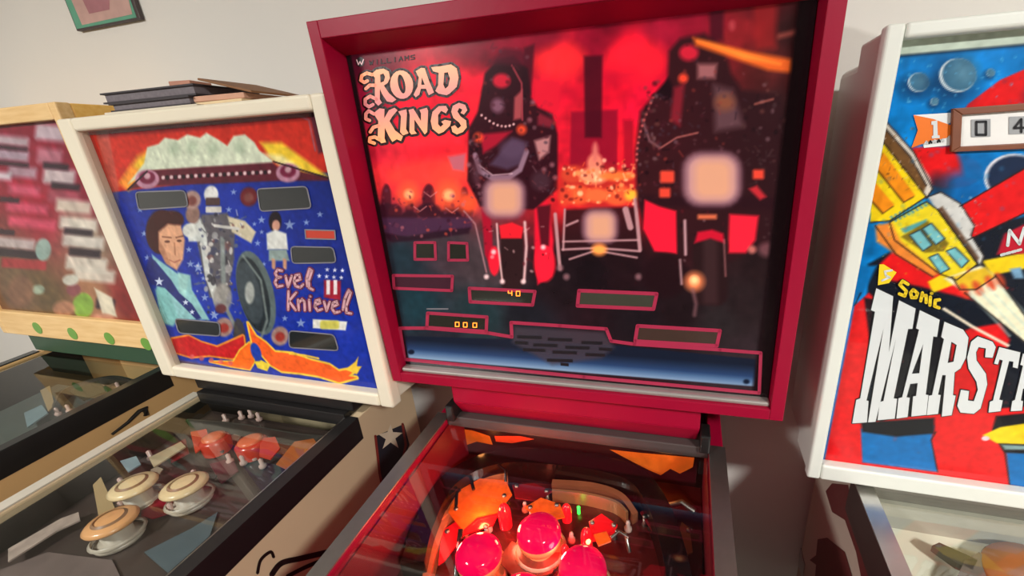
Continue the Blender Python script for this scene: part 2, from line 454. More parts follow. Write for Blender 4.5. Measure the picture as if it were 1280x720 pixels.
# =================================================================== RED MACHINE
root = thing('pinball_machine', 'crimson pinball machine with glowing red motorcycle backglass between cream and white machines', 'pinball machine', (MR.cx, MR.y, 0), MR.yw)
M_RED = mat('crimson_paint', (148, 5, 44), spec=.25, rough=.42, vary=.08, scale=14, bump=.06, bscale=90)
DR = (.020, .046)                                   # backglass depth behind the rim
mb = MB()
frame_boards(mb, MR.hw, MR.h, .0205, .020, .024, 0, .20)
mb.box(-MR.hw+.02, MR.hw-.02, .185, .20, .02, MR.h-.024)
mb.hexa([(-.3445, 0.002, MR.h-.0245), (.3445, 0.002, MR.h-.0245), (.3445, .048, MR.h-.042), (-.3445, .048, MR.h-.042)], [(-.3445, 0.002, MR.h-.022), (.3445, 0.002, MR.h-.022), (.3445, .048, MR.h-.022), (-.3445, .048, MR.h-.022)])
head_r = head_obj(MR, root, mb, M_RED, .0025)

pa = Paint(MR, DR, -.343, .343, .021, MR.h-.026, .00135)
pa.field([
 (440, 75, (70, 12, 30)), (470, 80, (105, 15, 35)), (600, 52, (95, 12, 30)), (680, 42, (110, 10, 30)), (760, 22, (105, 8, 28)), (860, 10, (105, 12, 30)), (950, 10, (75, 15, 22)), (985, 40, (40, 14, 16)),
 (455, 130, (130, 18, 45)), (465, 190, (180, 25, 45)), (540, 190, (228, 30, 45)), (590, 120, (228, 20, 45)), (480, 222, (228, 45, 50)), (560, 225, (232, 50, 48)), (520, 130, (222, 24, 45)), (700, 75, (232, 28, 45)), (680, 130, (218, 20, 45)), (790, 70, (238, 20, 45)), (800, 130, (205, 15, 45)), (770, 110, (205, 15, 40)),
 (700, 180, (190, 20, 40)), (790, 190, (225, 25, 40)), (830, 40, (140, 15, 40)), (740, 52, (130, 10, 35)), (640, 60, (120, 12, 34)), (720, 230, (200, 30, 35)), (800, 230, (190, 25, 35)),
 (960, 70, (70, 25, 25)), (930, 40, (120, 25, 30)), (960, 150, (42, 22, 24)), (960, 230, (34, 20, 22)), (960, 330, (30, 18, 20)), (930, 380, (32, 22, 24)), (850, 390, (25, 15, 18)), (700, 350, (25, 16, 20)), (740, 340, (20, 12, 16)), (780, 330, (28, 14, 18)),
 (480, 280, (60, 28, 40)), (500, 320, (26, 40, 48)), (560, 300, (55, 44, 50)), (520, 380, (22, 46, 54)), (480, 350, (24, 38, 46)), (600, 390, (28, 44, 48)), (600, 330, (60, 48, 52)), (660, 400, (22, 22, 28)), (900, 400, (35, 28, 30)), (800, 400, (24, 18, 22)), (550, 430, (30, 30, 38)), (930, 450, (40, 30, 34))], 3.6)
pa.noise(.06, 9, 3)
# clouds and city blocks
for (x, y, rx, ry, c, al) in ((700, 75, 34, 20, (250, 45, 45), .6), (795, 75, 40, 26, (252, 30, 45), .6), (545, 215, 60, 18, (250, 70, 50), .5), (640, 55, 70, 10, (140, 20, 45), .5), (690, 120, 40, 12, (180, 10, 40), .5), (770, 95, 30, 10, (170, 10, 40), .5), (530, 175, 50, 6, (245, 50, 60), .5), (860, 35, 60, 10, (170, 25, 50), .4)):
    pa.ell(x, y, rx, ry, c, 14, al, -6)
pa.poly([(714, 140), (772, 137), (772, 215), (712, 215)], (122, 10, 34), 4, .85)
pa.poly([(730, 70), (753, 69), (752, 172), (731, 172)], (60, 8, 22), 4, .9)
pa.poly([(779, 150), (792, 150), (792, 215), (779, 215)], (140, 12, 32), 5, .8)
pa.poly([(655, 60), (668, 55), (664, 118), (652, 118)], (60, 10, 24), 4, .85)
pa.poly([(886, -4), (905, -6), (904, 50), (888, 52)], (58, 12, 24), 5, .85)
pa.poly([(940, 0), (972, -5), (970, 60), (944, 64)], (150, 28, 30), 8, .6)
# far riders on the left, as plain dark shapes with lamps
for (x, y, r, h) in ((483, 262, 9, 34), (512, 268, 8, 20), (536, 262, 12, 34), (562, 266, 10, 24), (494, 272, 12, 18), (580, 262, 9, 30)):
    pa.ell(x, y-h*.4, r*.7, h*.55, (62, 18, 30), 4, .9); pa.ell(x, y+2, r*1.3, h*.3, (46, 16, 28), 4, .9)
pa.poly([(476, 272), (590, 272), (590, 286), (540, 292), (500, 296), (478, 290)], (62, 34, 58), 5, .9)
pa.poly([(474, 290), (510, 296), (545, 289), (588, 284), (586, 292), (530, 300), (490, 303)], (34, 14, 26), 4, .8)
for (x, y, r) in ((511, 243, 8), (561, 244, 10), (585, 254, 7)):
    pa.ell(x, y, r*1.8, r*1.8, (255, 90, 50), 14, .7); pa.ell(x, y, r*.7, r*.7, (255, 170, 110), 7, .9)
for (x, y) in ((525, 258), (565, 260), (538, 240)):
    pa.line([(x-8, y), (x, y+6), (x+8, y)], 1.4, (190, 110, 110), 1.5, .8)
# rider on the left
D1, D2 = (36, 12, 20), (52, 18, 28)
pa.poly([(601, 118), (606, 92), (622, 74), (642, 70), (660, 86), (664, 122), (672, 134), (690, 142), (697, 168), (697, 236), (668, 262), (600, 258), (584, 226), (586, 160), (596, 142)], D1, 4, .95)
pa.poly([(608, 82), (630, 60), (652, 62), (664, 78), (650, 82), (626, 80)], (70, 14, 30), 6, .8)
pa.ell(627, 101, 11, 9, (190, 26, 48), 5, .95)
pa.ell(622, 132, 8, 9, (120, 78, 96), 7, .9)
pa.poly([(643, 122), (653, 112), (652, 148), (642, 150)], (165, 70, 74), 4, .85)
pa.line([(640, 82), (652, 104), (653, 150)], 2, (170, 60, 70), 2, .8)
for k in range(9):
    t = k/8; pa.ell(602+40*t, 144+14*math.sin(t*2.2), 1.5, 1.5, (225, 170, 170), 1.5, .9)
pa.poly([(600, 168), (640, 164), (620, 182), (604, 192)], (170, 20, 44), 5, .85)
pa.poly([(640, 172), (660, 178), (650, 206), (634, 212), (612, 206)], (74, 54, 76), 6, .85)
pa.poly([(668, 176), (688, 170), (686, 190), (674, 200)], (180, 120, 120), 5, .9)
pa.poly([(672, 140), (692, 150), (690, 160), (672, 156)], (120, 30, 44), 5, .9)
for (x, y) in ((589, 178), (594, 196), (586, 206), (662, 150), (690, 206), (680, 212), (666, 128), (598, 232), (694, 222)):
    pa.ell(x, y, 3, 3, (150, 90, 100), 4, .7)
for (x, y, r) in ((598, 172, 6), (652, 162, 6), (586, 254, 9)):
    pa.ell(x, y, r, r, (225, 70, 40), 6, .9)
pa.poly([(560, 196), (582, 192), (580, 214), (566, 212)], (170, 90, 104), 5, .9)
pa.line([(594, 194), (600, 214), (616, 223), (636, 222), (650, 212), (658, 190)], 7, (128, 96, 112), 3)
pa.line([(598, 206), (616, 219), (640, 217)], 1.6, (200, 160, 170), 2, .8)
pa.poly([(602, 262), (614, 274), (618, 345), (606, 318)], (150, 16, 38), 4)
pa.poly([(668, 262), (684, 250), (692, 300), (690, 345), (672, 356), (668, 320)], (205, 20, 44), 4)
pa.poly([(671, 258), (688, 256), (686, 308), (676, 306)], (44, 14, 22), 4, .8)
pa.rrect(640, 325, 14, 36, (40, 22, 24), .5, 3)
pa.poly([(624, 282), (640, 278), (654, 284), (652, 298), (626, 298)], (215, 28, 40), 3)
pa.ell(618, 326, 7, 18, (235, 26, 46), 5); pa.ell(681, 330, 13, 22, (242, 26, 48), 7)
pa.line([(621, 280), (623, 310), (628, 352)], 3, (205, 160, 160), 2.4, .9)
pa.line([(656, 278), (658, 308), (655, 352)], 4, (210, 165, 165), 3, .9)
pa.line([(580, 264), (594, 280), (608, 340)], 2.6, (160, 110, 116), 2.4, .8)
for (x, y) in ((608, 346), (628, 352), (654, 352), (617, 315), (679, 309)): pa.ell(x, y, 3, 3, (230, 190, 190), 4, .9)
DKC = [(20, 8, 14), (64, 24, 34), (104, 66, 74), (84, 34, 42), (130, 44, 40), (58, 42, 54)]
pa.clutter(60, 588, 612, 160, 250, DKC, .8, 2.6); pa.clutter(60, 655, 694, 120, 250, DKC, .8, 2.8); pa.clutter(30, 606, 664, 60, 170, DKC, .8, 2.6, .5)
pa.clutter(30, 600, 690, 262, 345, [(20, 8, 12), (200, 150, 150), (150, 20, 36), (90, 20, 30)], .8, 2.6, .6)
pa.clutter(70, 476, 596, 238, 296, [(44, 14, 26), (120, 40, 50), (170, 90, 96), (90, 40, 60), (200, 70, 50)], .8, 2.8, .6)
def softlamp(x, y, hx, hy):
    pa.rrect(x, y, hx+2, hy+2, (96, 60, 76), .7, 9, .7)
    pa.rrect(x, y, hx*.92, hy*.92, (172, 124, 128), .6, 12)
    pa.rrect(x+1, y, hx*.66, hy*.74, (198, 140, 112), .6, 14)
softlamp(630, 248, 26, 24)
pa.poly([(668, 100), (700, 100), (700, 140), (690, 141), (676, 132), (668, 124)], (205, 22, 44), 5, .9); pa.poly([(586, 120), (600, 118), (597, 138), (588, 148)], (215, 28, 44), 5, .9)
pa.ell(640, 186, 16, 12, (84, 62, 84), 9, .6); pa.ell(676, 226, 12, 12, (70, 46, 56), 9, .6); pa.ell(596, 214, 6, 16, (84, 48, 58), 7, .6)
# three-wheeler in the middle
random.seed(9)
pa.ell(745, 232, 48, 26, (170, 38, 32), 14, .9)
for (x, y, rx, ry, c) in ((744, 204, 10, 12, (220, 120, 96)), (744, 190, 4, 12, (200, 100, 90)), (716, 218, 15, 11, (190, 60, 40)), (742, 220, 18, 10, (235, 140, 100)), (772, 220, 22, 6, (235, 110, 50)), (722, 244, 18, 12, (215, 80, 44)), (772, 244, 18, 13, (222, 84, 46)), (746, 244, 14, 9, (235, 96, 52)), (790, 244, 9, 7, (255, 170, 50)), (706, 246, 8, 12, (200, 60, 40))):
    pa.ell(x, y, rx, ry, c, 6, .95)
for k in range(26):
    x = 705+random.random()*85; y = 205+random.random()*50
    pa.ell(x, y, 1.5+2.5*random.random(), 1.5+2*random.random(), random.choice([(255, 190, 140), (110, 24, 24), (250, 140, 80), (90, 20, 22)]), 3, .8)
pa.clutter(90, 702, 796, 200, 256, [(255, 150, 90), (120, 24, 24), (240, 100, 50), (80, 16, 20), (255, 190, 150)], .8, 2.6, .7)
pa.poly([(706, 262), (796, 258), (800, 312), (704, 312)], (40, 16, 20), 5, .9)
softlamp(750, 283, 21, 20)
for pts, w in (([(706, 262), (704, 312)], 3), ([(694, 268), (698, 316), (700, 336)], 5), ([(794, 250), (800, 312)], 5), ([(704, 302), (798, 300)], 2.6), ([(703, 312), (745, 310), (800, 314)], 3), ([(712, 324), (745, 313), (796, 322)], 2.6), ([(708, 282), (722, 276)], 3), ([(782, 262), (788, 284)], 8)):
    pa.line(pts, w, (176, 128, 132), 2.4, .9)
pa.ell(749, 312, 9, 7, (255, 150, 70), 8)
for (x, y) in ((700, 335), (708, 346), (798, 346)): pa.ell(x, y, 4, 4, (130, 90, 96), 5, .8)
# rider on the right
pa.poly([(836, 64), (850, 48), (880, 42), (906, 58), (914, 92), (928, 112), (975, 120), (985, 200), (978, 300), (905, 330), (812, 320), (796, 250), (794, 190), (800, 140), (818, 118), (834, 110)], (40, 17, 21), 6, .95)
pa.poly([(818, 118), (836, 96), (845, 120), (832, 126)], (26, 10, 16), 4)
pa.ell(861, 66, 12, 10, (185, 28, 48), 6); pa.ell(854, 98, 6, 6, (215, 60, 40), 5)
pa.poly([(872, 80), (896, 80), (894, 98), (872, 98)], (150, 90, 92), 6, .9)
pa.poly([(842, 110), (856, 104), (850, 158), (838, 150)], (120, 26, 38), 6, .9)
pa.poly([(892, 106), (915, 112), (930, 158), (894, 164)], (90, 60, 66), 9, .85)
pa.ell(906, 128, 12, 10, (120, 66, 46), 10, .9)
pa.line([(803, 150), (812, 176), (824, 184)], 3, (120, 78, 84), 3, .8)
pa.line([(824, 186), (846, 172), (872, 166)], 2, (150, 80, 76), 2, .9)
for k in range(24):
    t = k/23; pa.ell(818-22*math.sin(t*1.6), 118+82*t, 1.6, 1.6, (190, 80, 80) if k % 2 else (80, 30, 36), 2, .9)
for k in range(34):
    pa.ell(random.choice([800+random.random()*24, 935+random.random()*48]), 100+random.random()*110, 1.4+random.random()*2.4, 1.2+random.random()*2, random.choice([(110, 80, 86), (80, 50, 50), (20, 10, 14), (96, 52, 48)]), 3, .6)
pa.clutter(90, 796, 850, 120, 250, DKC, .8, 2.8, .6); pa.clutter(60, 850, 930, 50, 190, DKC, .8, 2.6, .45); pa.clutter(70, 925, 985, 95, 320, [(22, 12, 16), (56, 38, 40), (76, 58, 60), (70, 42, 40)], .8, 3, .4)
pa.clutter(30, 845, 912, 262, 370, [(20, 8, 12), (130, 96, 100), (90, 20, 30)], .8, 2.4, .5)
pa.line([(944, 130), (966, 124)], 2.5, (150, 80, 70), 2, .7)
pa.poly([(800, 244), (984, 246), (982, 262), (800, 258)], (36, 14, 20), 8, .9)
softlamp(890, 224, 36, 33)
for (x, y, w) in ((834, 221, 9), (831, 241, 7), (948, 218, 7)): pa.rrect(x, y, w, w*.85, (205, 60, 44), .4, 4)
pa.poly([(936, 236), (946, 232), (958, 246), (950, 250)], (170, 36, 44), 4)
pa.poly([(806, 250), (824, 258), (845, 264), (846, 317), (818, 314), (804, 286)], (232, 24, 48), 4)
pa.poly([(912, 268), (948, 270), (944, 300), (932, 316), (910, 316)], (228, 30, 50), 5)
pa.rrect(884, 271, 12, 3, (190, 90, 60), .5, 4)
pa.ell(832, 345, 28, 28, (28, 12, 16), 8, .9)
pa.rrect(888, 338, 22, 44, (34, 18, 20), .6, 5)
pa.rrect(888, 338, 9, 42, (52, 32, 34), .4, 8, .8)
pa.poly([(868, 304), (872, 290), (890, 287), (904, 292), (906, 304), (888, 298)], (178, 18, 40), 4)
pa.line([(856, 276), (857, 318)], 3.4, (185, 140, 146), 3, .9); pa.line([(850, 325), (852, 355)], 3, (170, 130, 134), 3, .8)
pa.line([(905, 300), (907, 345)], 2, (150, 90, 92), 3, .7)
pa.ell(868, 352, 11, 11, (240, 130, 80), 12, .95); pa.ell(868, 350, 5, 5, (255, 190, 130), 6)  # orange reflection of a playfield lamp, painted into the print
pa.line([(866, 362), (870, 380), (868, 394)], 4, (120, 80, 84), 5, .7)
pa.ell(960, 312, 12, 9, (110, 66, 72), 8, .8); pa.ell(940, 312, 5, 5, (200, 110, 100), 5, .8)
pa.poly([(866, 47), (880, 50), (935, 64), (990, 74), (996, 92), (960, 88), (925, 76), (870, 57)], (205, 86, 32), 5)
pa.poly([(872, 51), (930, 66), (975, 80), (930, 73)], (250, 140, 50), 6, .9)
pa.line([(975, 45), (996, 40)], 5, (150, 70, 60), 5, .7)
pa.ell(915, 32, 4, 6, (170, 60, 66), 5, .8)
# lower part: blue panel
blue0 = MR.head(510, 424, DR); 
def blue_grad(X, Z):
    t = np.clip((Z-.034)/.052, 0, 1).ravel()
    st = [0, .25, .45, .6, 1.0]; cs = np.array([[116, 134, 154], [110, 132, 158], [66, 92, 126], [34, 54, 88], [18, 24, 38]], float)
    return np.stack([np.interp(t, st, cs[:, k]) for k in range(3)], 1).reshape(Z.shape+(3,))
pa.poly([(506, 420), (640, 424), (765, 431), (945, 449), (944, 483), (730, 466), (508, 447)], blue_grad, 2)
pa.poly([(643, 408), (755, 415), (768, 434), (752, 448), (690, 456), (640, 428)], (58, 50, 58), 8, .8)
pa.ell(514, 440, 4, 3, (16, 24, 40), 3); pa.ell(933, 477, 4, 3, (16, 24, 40), 3)
# dark border of the glass
B = (20, 9, 12)
xw0, xw1, zw0, zw1 = -.343, .343, .021, MR.h-.026
pa.poly([(.318, zw0), (xw1+.01, zw0), (xw1+.01, zw1), (.322, zw1)], B, 5, 1, raw=True)
pa.poly([(xw0-.01, zw0), (-.3345, zw0), (-.334, zw1), (xw0-.01, zw1)], B, 3, 1, raw=True)
pa.poly([(xw0-.01, zw0-.01), (xw1, zw0-.01), (xw1, .031), (xw0-.01, .031)], B, 3, 1, raw=True)
pa.build('backglass', print_mat('lit_backglass_print', 0.44, coat=.05), head_r)

def glass_fn(m, d, off): return lambda a, b: ((lambda q: (q[0], m.dep(d, q[1])-off, q[1]))(m.head(a, b, d)))
M_PINKLINE = mat('dusky_pink_print', (150, 40, 66), rough=.3, emit=.25)
M_DISP = mat('dark_display', (40, 40, 34), rough=.15, coat=.5, vary=.05)
M_DISP2 = mat('display_label', (62, 28, 42), rough=.3)
M_SEG = mat('lit_orange_segments', (255, 150, 50), emit=2.6, ecol=(255, 130, 40))
M_BRICK = mat('dark_slot_print', (22, 22, 28), rough=.4)
f1, f2, f3, f4 = (glass_fn(MR, DR, .0006), glass_fn(MR, DR, .0011), glass_fn(MR, DR, .0016), glass_fn(MR, DR, .0021))
# bottom outline, one continuous pink line
mb = MB()
mb.ribbon([(500, 410), (532, 410), (610, 416), (640, 421), (639, 403), (700, 407), (758, 411), (764, 426), (793, 430), (900, 437), (951, 441), (949, 491), (730, 471), (506, 449)], 4.2, f1, 0, True)
mb.build('panel_outline', M_PINKLINE, head_r)
def display(name, corners, border=4.0, digits=None, m_fill=M_DISP, ts=None):
    mb = MB(); mb.flat([corners], f1, 0); mb.ribbon(corners, border, f2, 1, True)
    SEG = {'0': 'abcdef', '4': 'fgbc', '2': 'abged', '3': 'abgcd'}
    if digits:
        for (cx, cy, w, h, ch) in digits:
            S = {'a': ((-1, -1), (1, -1)), 'b': ((1, -1), (1, 0)), 'c': ((1, 0), (1, 1)), 'd': ((-1, 1), (1, 1)), 'e': ((-1, 0), (-1, 1)), 'f': ((-1, -1), (-1, 0)), 'g': ((-1, 0), (1, 0))}
            for k in SEG[ch]:
                (a, b), (c, d) = S[k]
                mb.ribbon([(cx+a*w*.85, cy+b*h*.85), (cx+c*w*.85, cy+d*h*.85)], .9, f3, 2)
    return mb.build(name, [m_fill, M_PINKLINE, M_SEG], head_r)
display('score_display', [(587, 360), (669, 364), (666, 381), (588, 377)], 4, [(638, 366, 2.6, 3.4, '4'), (648, 366.5, 2.6, 3.4, '0')])
display('score_display', [(724, 363), (821, 367), (817, 386), (722, 382)], 4.5, None, mat('greenish_display', (62, 62, 52), rough=.15, coat=.5, vary=.05))
display('score_display', [(535, 391), (609, 396), (608, 414), (534, 409)], 4, [(572, 405, 2.6, 3.2, '0'), (582, 405.6, 2.6, 3.2, '0'), (594, 406, 2.6, 3.2, '0')])
display('score_display', [(797, 407), (900, 413), (896, 432), (794, 426)], 4.5, None, mat('brownish_display', (66, 50, 44), rough=.15, coat=.5, vary=.05))
display('credit_display', [(519, 303), (544, 303), (545, 324), (519, 324)], 3.4)
display('ball_display', [(561, 303), (584, 304), (585, 325), (561, 325)], 3.4)
display('caption_plate', [(492, 344), (566, 345), (565, 363), (493, 360)], 3.6, None, M_DISP2)
mb = MB()
for (x, y, w) in ((662, 421, 30), (700, 424, 30), (740, 428, 26), (652, 428, 16), (682, 431, 30), (722, 434, 30), (757, 436, 16), (668, 437, 28), (706, 440, 30), (744, 443, 24), (700, 450, 32), (706, 455, 10)):
    mb.flat([[(x-w/2, y-2.2), (x+w/2, y-1.2), (x+w/2, y+2.6), (x-w/2, y+1.6)]], f2)
mb.build('speaker_grille', M_BRICK, head_r)
mb = MB(); mb.ribbon([(534, 386), (560, 386)], 1.6, f1); mb.build('small_caption', mat('grey_caption', (120, 116, 122)), head_r)

# title lettering: contours read off the photograph (crop 440,60 at 5.144x)
def cr(ox, oy, k): return lambda pts: [(ox+a/k, oy+b/k) for a, b in pts]
c = cr(440, 60, 5.144)
def arc(cx, cy, rx, ry, ang=0, n=20):
    ca, sa = math.cos(math.radians(ang)), math.sin(math.radians(ang))
    return [(cx+rx*math.cos(t)*ca-ry*math.sin(t)*sa, cy+rx*math.cos(t)*sa+ry*math.sin(t)*ca) for t in [2*math.pi*k/n for k in range(n)]]
TITLE = [
 [[(128, 168), (160, 140), (205, 133), (240, 152), (247, 195), (232, 225), (208, 242), (240, 290), (288, 332), (262, 350), (228, 344), (196, 296), (182, 262), (182, 330), (196, 352), (172, 372), (150, 350), (150, 240), (150, 190)], [(184, 172), (205, 164), (216, 186), (208, 214), (186, 224)]],
 [arc(322, 236, 74, 92, -8), arc(322, 232, 22, 62, -12)],
 [[(412, 150), (448, 128), (470, 130), (498, 212), (530, 286), (496, 304), (478, 262), (446, 262), (436, 300), (412, 318), (398, 300), (424, 250), (432, 190)], [(452, 190), (470, 236), (448, 238)]],
 [[(512, 124), (570, 118), (640, 106), (676, 132), (688, 190), (676, 250), (632, 292), (612, 304), (560, 294), (538, 276), (556, 240), (560, 160), (524, 150)], [(596, 160), (618, 156), (632, 196), (622, 244), (602, 262), (590, 236)]],
 [[(140, 420), (180, 388), (212, 392), (210, 452), (240, 400), (276, 384), (296, 400), (262, 440), (244, 470), (280, 530), (330, 568), (318, 598), (290, 586), (262, 604), (236, 560), (214, 512), (212, 580), (222, 606), (190, 612), (168, 580), (172, 470)]],
 [[(300, 408), (352, 394), (356, 420), (350, 520), (366, 548), (330, 562), (312, 540), (318, 440)]],
 [[(366, 398), (398, 390), (446, 470), (446, 420), (436, 398), (484, 384), (492, 404), (486, 540), (470, 556), (404, 460), (404, 530), (420, 550), (384, 556), (372, 540), (374, 430)]],
 [[(520, 410), (560, 374), (606, 372), (620, 396), (606, 420), (576, 404), (556, 430), (556, 490), (572, 508), (590, 490), (576, 474), (600, 462), (640, 470), (632, 500), (590, 540), (560, 552), (520, 520), (508, 470)]],
 [[(650, 372), (690, 352), (730, 366), (744, 400), (722, 428), (700, 418), (712, 396), (692, 386), (680, 408), (700, 440), (736, 466), (740, 510), (716, 540), (676, 556), (648, 540), (640, 506), (664, 496), (684, 518), (704, 500), (690, 478), (654, 450), (640, 410)]],
]
CURLS = [[(132, 172), (98, 162), (66, 178), (60, 208), (82, 222), (102, 212)], [(150, 240), (116, 240), (92, 262)], [(160, 330), (120, 310), (88, 330), (88, 362), (112, 378), (138, 364)],
         [(144, 424), (110, 404), (92, 424), (92, 456), (116, 466)], [(172, 500), (140, 510), (120, 540)], [(182, 590), (150, 572), (118, 578), (116, 602), (146, 612)]]
mb = MB()
for loops in TITLE:
    for l in loops: mb.ribbon(c(l), 6.4, f1, 0, True)
for l in CURLS: mb.ribbon(c(l), 9.0, f1, 0)
mb.build('title_outline', mat('title_dark', (40, 5, 12), rough=.35), head_r)
M_TITLE = bpy.data.materials.new('title_peach'); M_TITLE.use_nodes = True
nt = M_TITLE.node_tree; b = nt.nodes['Principled BSDF']
tc = nt.nodes.new('ShaderNodeTexCoord'); sp = nt.nodes.new('ShaderNodeSeparateXYZ'); nt.links.new(tc.outputs['Object'], sp.inputs[0])
mr = nt.nodes.new('ShaderNodeMath'); mr.operation = 'PINGPONG'; mr.inputs[1].default_value = .075
ad = nt.nodes.new('ShaderNodeMath'); ad.operation = 'MULTIPLY_ADD'; ad.inputs[1].default_value = 1.0; ad.inputs[2].default_value = -.435
nt.links.new(sp.outputs[2], ad.inputs[0]); nt.links.new(ad.outputs[0], mr.inputs[0])
rp = nt.nodes.new('ShaderNodeValToRGB'); rp.color_ramp.elements[0].color = lin((250, 170, 104)); rp.color_ramp.elements[1].color = lin((196, 118, 120))
ml = nt.nodes.new('ShaderNodeMath'); ml.operation = 'MULTIPLY'; ml.inputs[1].default_value = 1/.075
nt.links.new(mr.outputs[0], ml.inputs[0]); nt.links.new(ml.outputs[0], rp.inputs[0])
nt.links.new(rp.outputs[0], b.inputs['Base Color']); nt.links.new(rp.outputs[0], b.inputs['Emission Color']); b.inputs['Emission Strength'].default_value = .6
b.inputs['Roughness'].default_value = .3
mb = MB()
for loops in TITLE: mb.flat([c(l) for l in loops], f2)
for l in CURLS: mb.ribbon(c(l), 4.2, f2)
mb.build('title_lettering', M_TITLE, head_r)
# maker's round mark and small dark caption line
mb = MB(); mb.flat([arc(450.5, 77.5, 5.4, 6)], f1, 0)
mb.ribbon([(446.5, 75), (448.6, 81), (450.6, 77), (452.6, 81), (455, 74.5)], 1.2, f2, 1)
mb.build('maker_mark', [M_BLACK, mat('maker_white', (225, 190, 190), emit=.3)], head_r)
ST = {'W': [[(0, 0), (.25, 1), (.5, .3), (.75, 1), (1, 0)]], 'I': [[(.5, 0), (.5, 1)]], 'L': [[(0, 0), (0, 1), (1, 1)]], 'A': [[(0, 1), (.5, 0), (1, 1)], [(.2, .6), (.8, .6)]], 'M': [[(0, 1), (0, 0), (.5, .6), (1, 0), (1, 1)]], 'S': [[(1, 0), (0, .1), (0, .45), (1, .55), (1, .9), (0, 1)]]}
mb = MB()
for k, ch in enumerate('WILLIAMS'):
    x0, y0 = 462+k*7.4, 76-k*.95
    for l in ST[ch]: mb.ribbon([(x0+a*4.6, y0-a*.6+b_*5.4) for a, b_ in l], 1.3, f1)
mb.build('maker_name', mat('maker_dark', (34, 6, 14)), head_r)
# steel lift channel under the glass
MB().box(-.344, .344, .006, .026, .0202, .029).build('lift_channel', mat('lift_channel_steel', (196, 190, 184), rough=.38, metal=.7), head_r, .003)

# neck, cabinet, playfield of the red machine
DXR, HWR, RWR = -.010, .294, .026
ZRR = EYE-.538                                # rail height at the head
NB = .085                                     # face of the playfield's rear panel
mb = MB()
mb.box(-.254, .240, .03, .19, ZRR+.046, MR.z0+.001)
mb.hexa([(-.250, .05, ZRR+.008), (.236, .05, ZRR+.008), (.236, .19, ZRR+.008), (-.250, .19, ZRR+.008)], [(-.254, .03, ZRR+.046), (.240, .03, ZRR+.046), (.240, .19, ZRR+.046), (-.254, .19, ZRR+.046)])
mb.build('neck', M_RED, root, .002)
cabinet(root, DXR, HWR, RWR, ZRR, .20, -1.12, M_RED, mat('red_inner_side', (120, 10, 30), rough=.5))
side_rails(root, DXR, HWR, RWR, ZRR, .045, -1.12, M_DULL, M_DULL, .02)
cover_glass(root, DXR, HWR-RWR, ZRR, .045, -1.09)
lockdown_bar(root, DXR, HWR, ZRR, -1.12, M_CHROME)
front_fittings(root, DXR, -1.12, .72, M_BLACK, M_CHROME)
leg_set(root, DXR, HWR, -1.12, .20, .66, M_CHROME, M_FOOT)
MB().box(DXR-HWR+RWR, DXR+HWR-RWR, .030, .052, ZRR-.016, ZRR+.008).build('glass_channel', mat('dark_channel', (84, 74, 72), rough=.5, metal=.4), root, .002)
for x in (-.262, .250):
    MB().box(x-.009, x+.009, .02, .06, ZRR+.002, ZRR+.040).build('hinge_bracket', M_BLACK, root, .003)
ZPR = EYE-.686+PSL*.0                          # playfield height at the head front
M_PF = mat('lacquered_playfield', (78, 18, 15), rough=.3, vary=.7, scale=11, coat=.5)
playfield(root, DXR, HWR-RWR-.003, ZPR, .085, -1.05, M_PF)
# rear panel with orange print
mb = MB().box(DXR-.265, DXR+.265, NB, NB+.008, ZPR+.008, ZRR-.012)
rp_ = mb.build('rear_panel', mat('rear_panel_print', (30, 14, 12), rough=.35, vary=.5, scale=18), root)
M_ORP = mat('orange_panel_print', (205, 96, 26), rough=.3, vary=.5, scale=40, emit=.25)
M_ORR = mat('red_orange_panel_print', (225, 60, 26), rough=.3, vary=.4, scale=40, emit=.3)
def rear_pt(px, py):
    R = ray(px, py); a = MR.to_local(EYEV); bb = MR.to_local(EYEV+R)-a
    q = a+bb*((NB-.001-a.y)/bb.y); return (q.x, NB-.001, q.z)
for pts, m_ in (([(560, 534), (590, 538), (612, 545), (616, 556), (596, 552), (584, 556), (566, 550)], M_ORP), ([(618, 545), (650, 545), (668, 549), (640, 554), (620, 552)], M_ORR),
                ([(762, 562), (800, 566), (868, 572), (866, 584), (850, 592), (838, 586), (826, 594), (812, 588), (796, 580)], M_ORP)):
    MB().flat([pts], rear_pt).build('rear_panel_sunset', m_, rp_)

def pf(px, py, h=0.0): return MR.on_plane(px, py, ZPR, PSL, h)
def pfz(x, y, h=0.0): return ZPR+PSL*y+h
def strip(pts, h0, h1, th, zf=pfz):
    """upright curved strip following 2-d points on a playfield"""
    mb = MB(); P = [Vector((p[0], p[1])) for p in pts]; n = len(P); vs = []
    for i in range(n):
        d = (P[min(i+1, n-1)]-P[max(i-1, 0)]).normalized(); q = Vector((-d.y, d.x))*th/2
        for v in (P[i]-q, P[i]+q):
            vs.append((v.x, v.y, zf(v.x, v.y, h0))); vs.append((v.x, v.y, zf(v.x, v.y, h1)))
    fs = []
    for i in range(n-1):
        a = i*4; e = a+4
        fs += [(a, e, e+1, a+1), (a+2, a+3, e+3, e+2), (a+1, e+1, e+3, a+3), (a, a+2, e+2, e)]
    fs += [(0, 1, 3, 2), (n*4-4, n*4-2, n*4-1, n*4-3)]
    return mb.add(vs, fs)
def smooth(pts, n=6):
    out = []; P = [Vector(p[:2]) for p in pts]
    for i in range(len(P)-1):
        p0, p1, p2, p3 = P[max(i-1, 0)], P[i], P[i+1], P[min(i+2, len(P)-1)]
        for k in range(n):
            t = k/n
            out.append(.5*((2*p1)+(p2-p0)*t+(2*p0-5*p1+4*p2-p3)*t*t+(3*p1-p0-3*p2+p3)*t**3))
    return out+[P[-1]]
M_GUIDE = mat('black_lane_guide', (16, 13, 13), rough=.25, vary=.2, coat=.5)
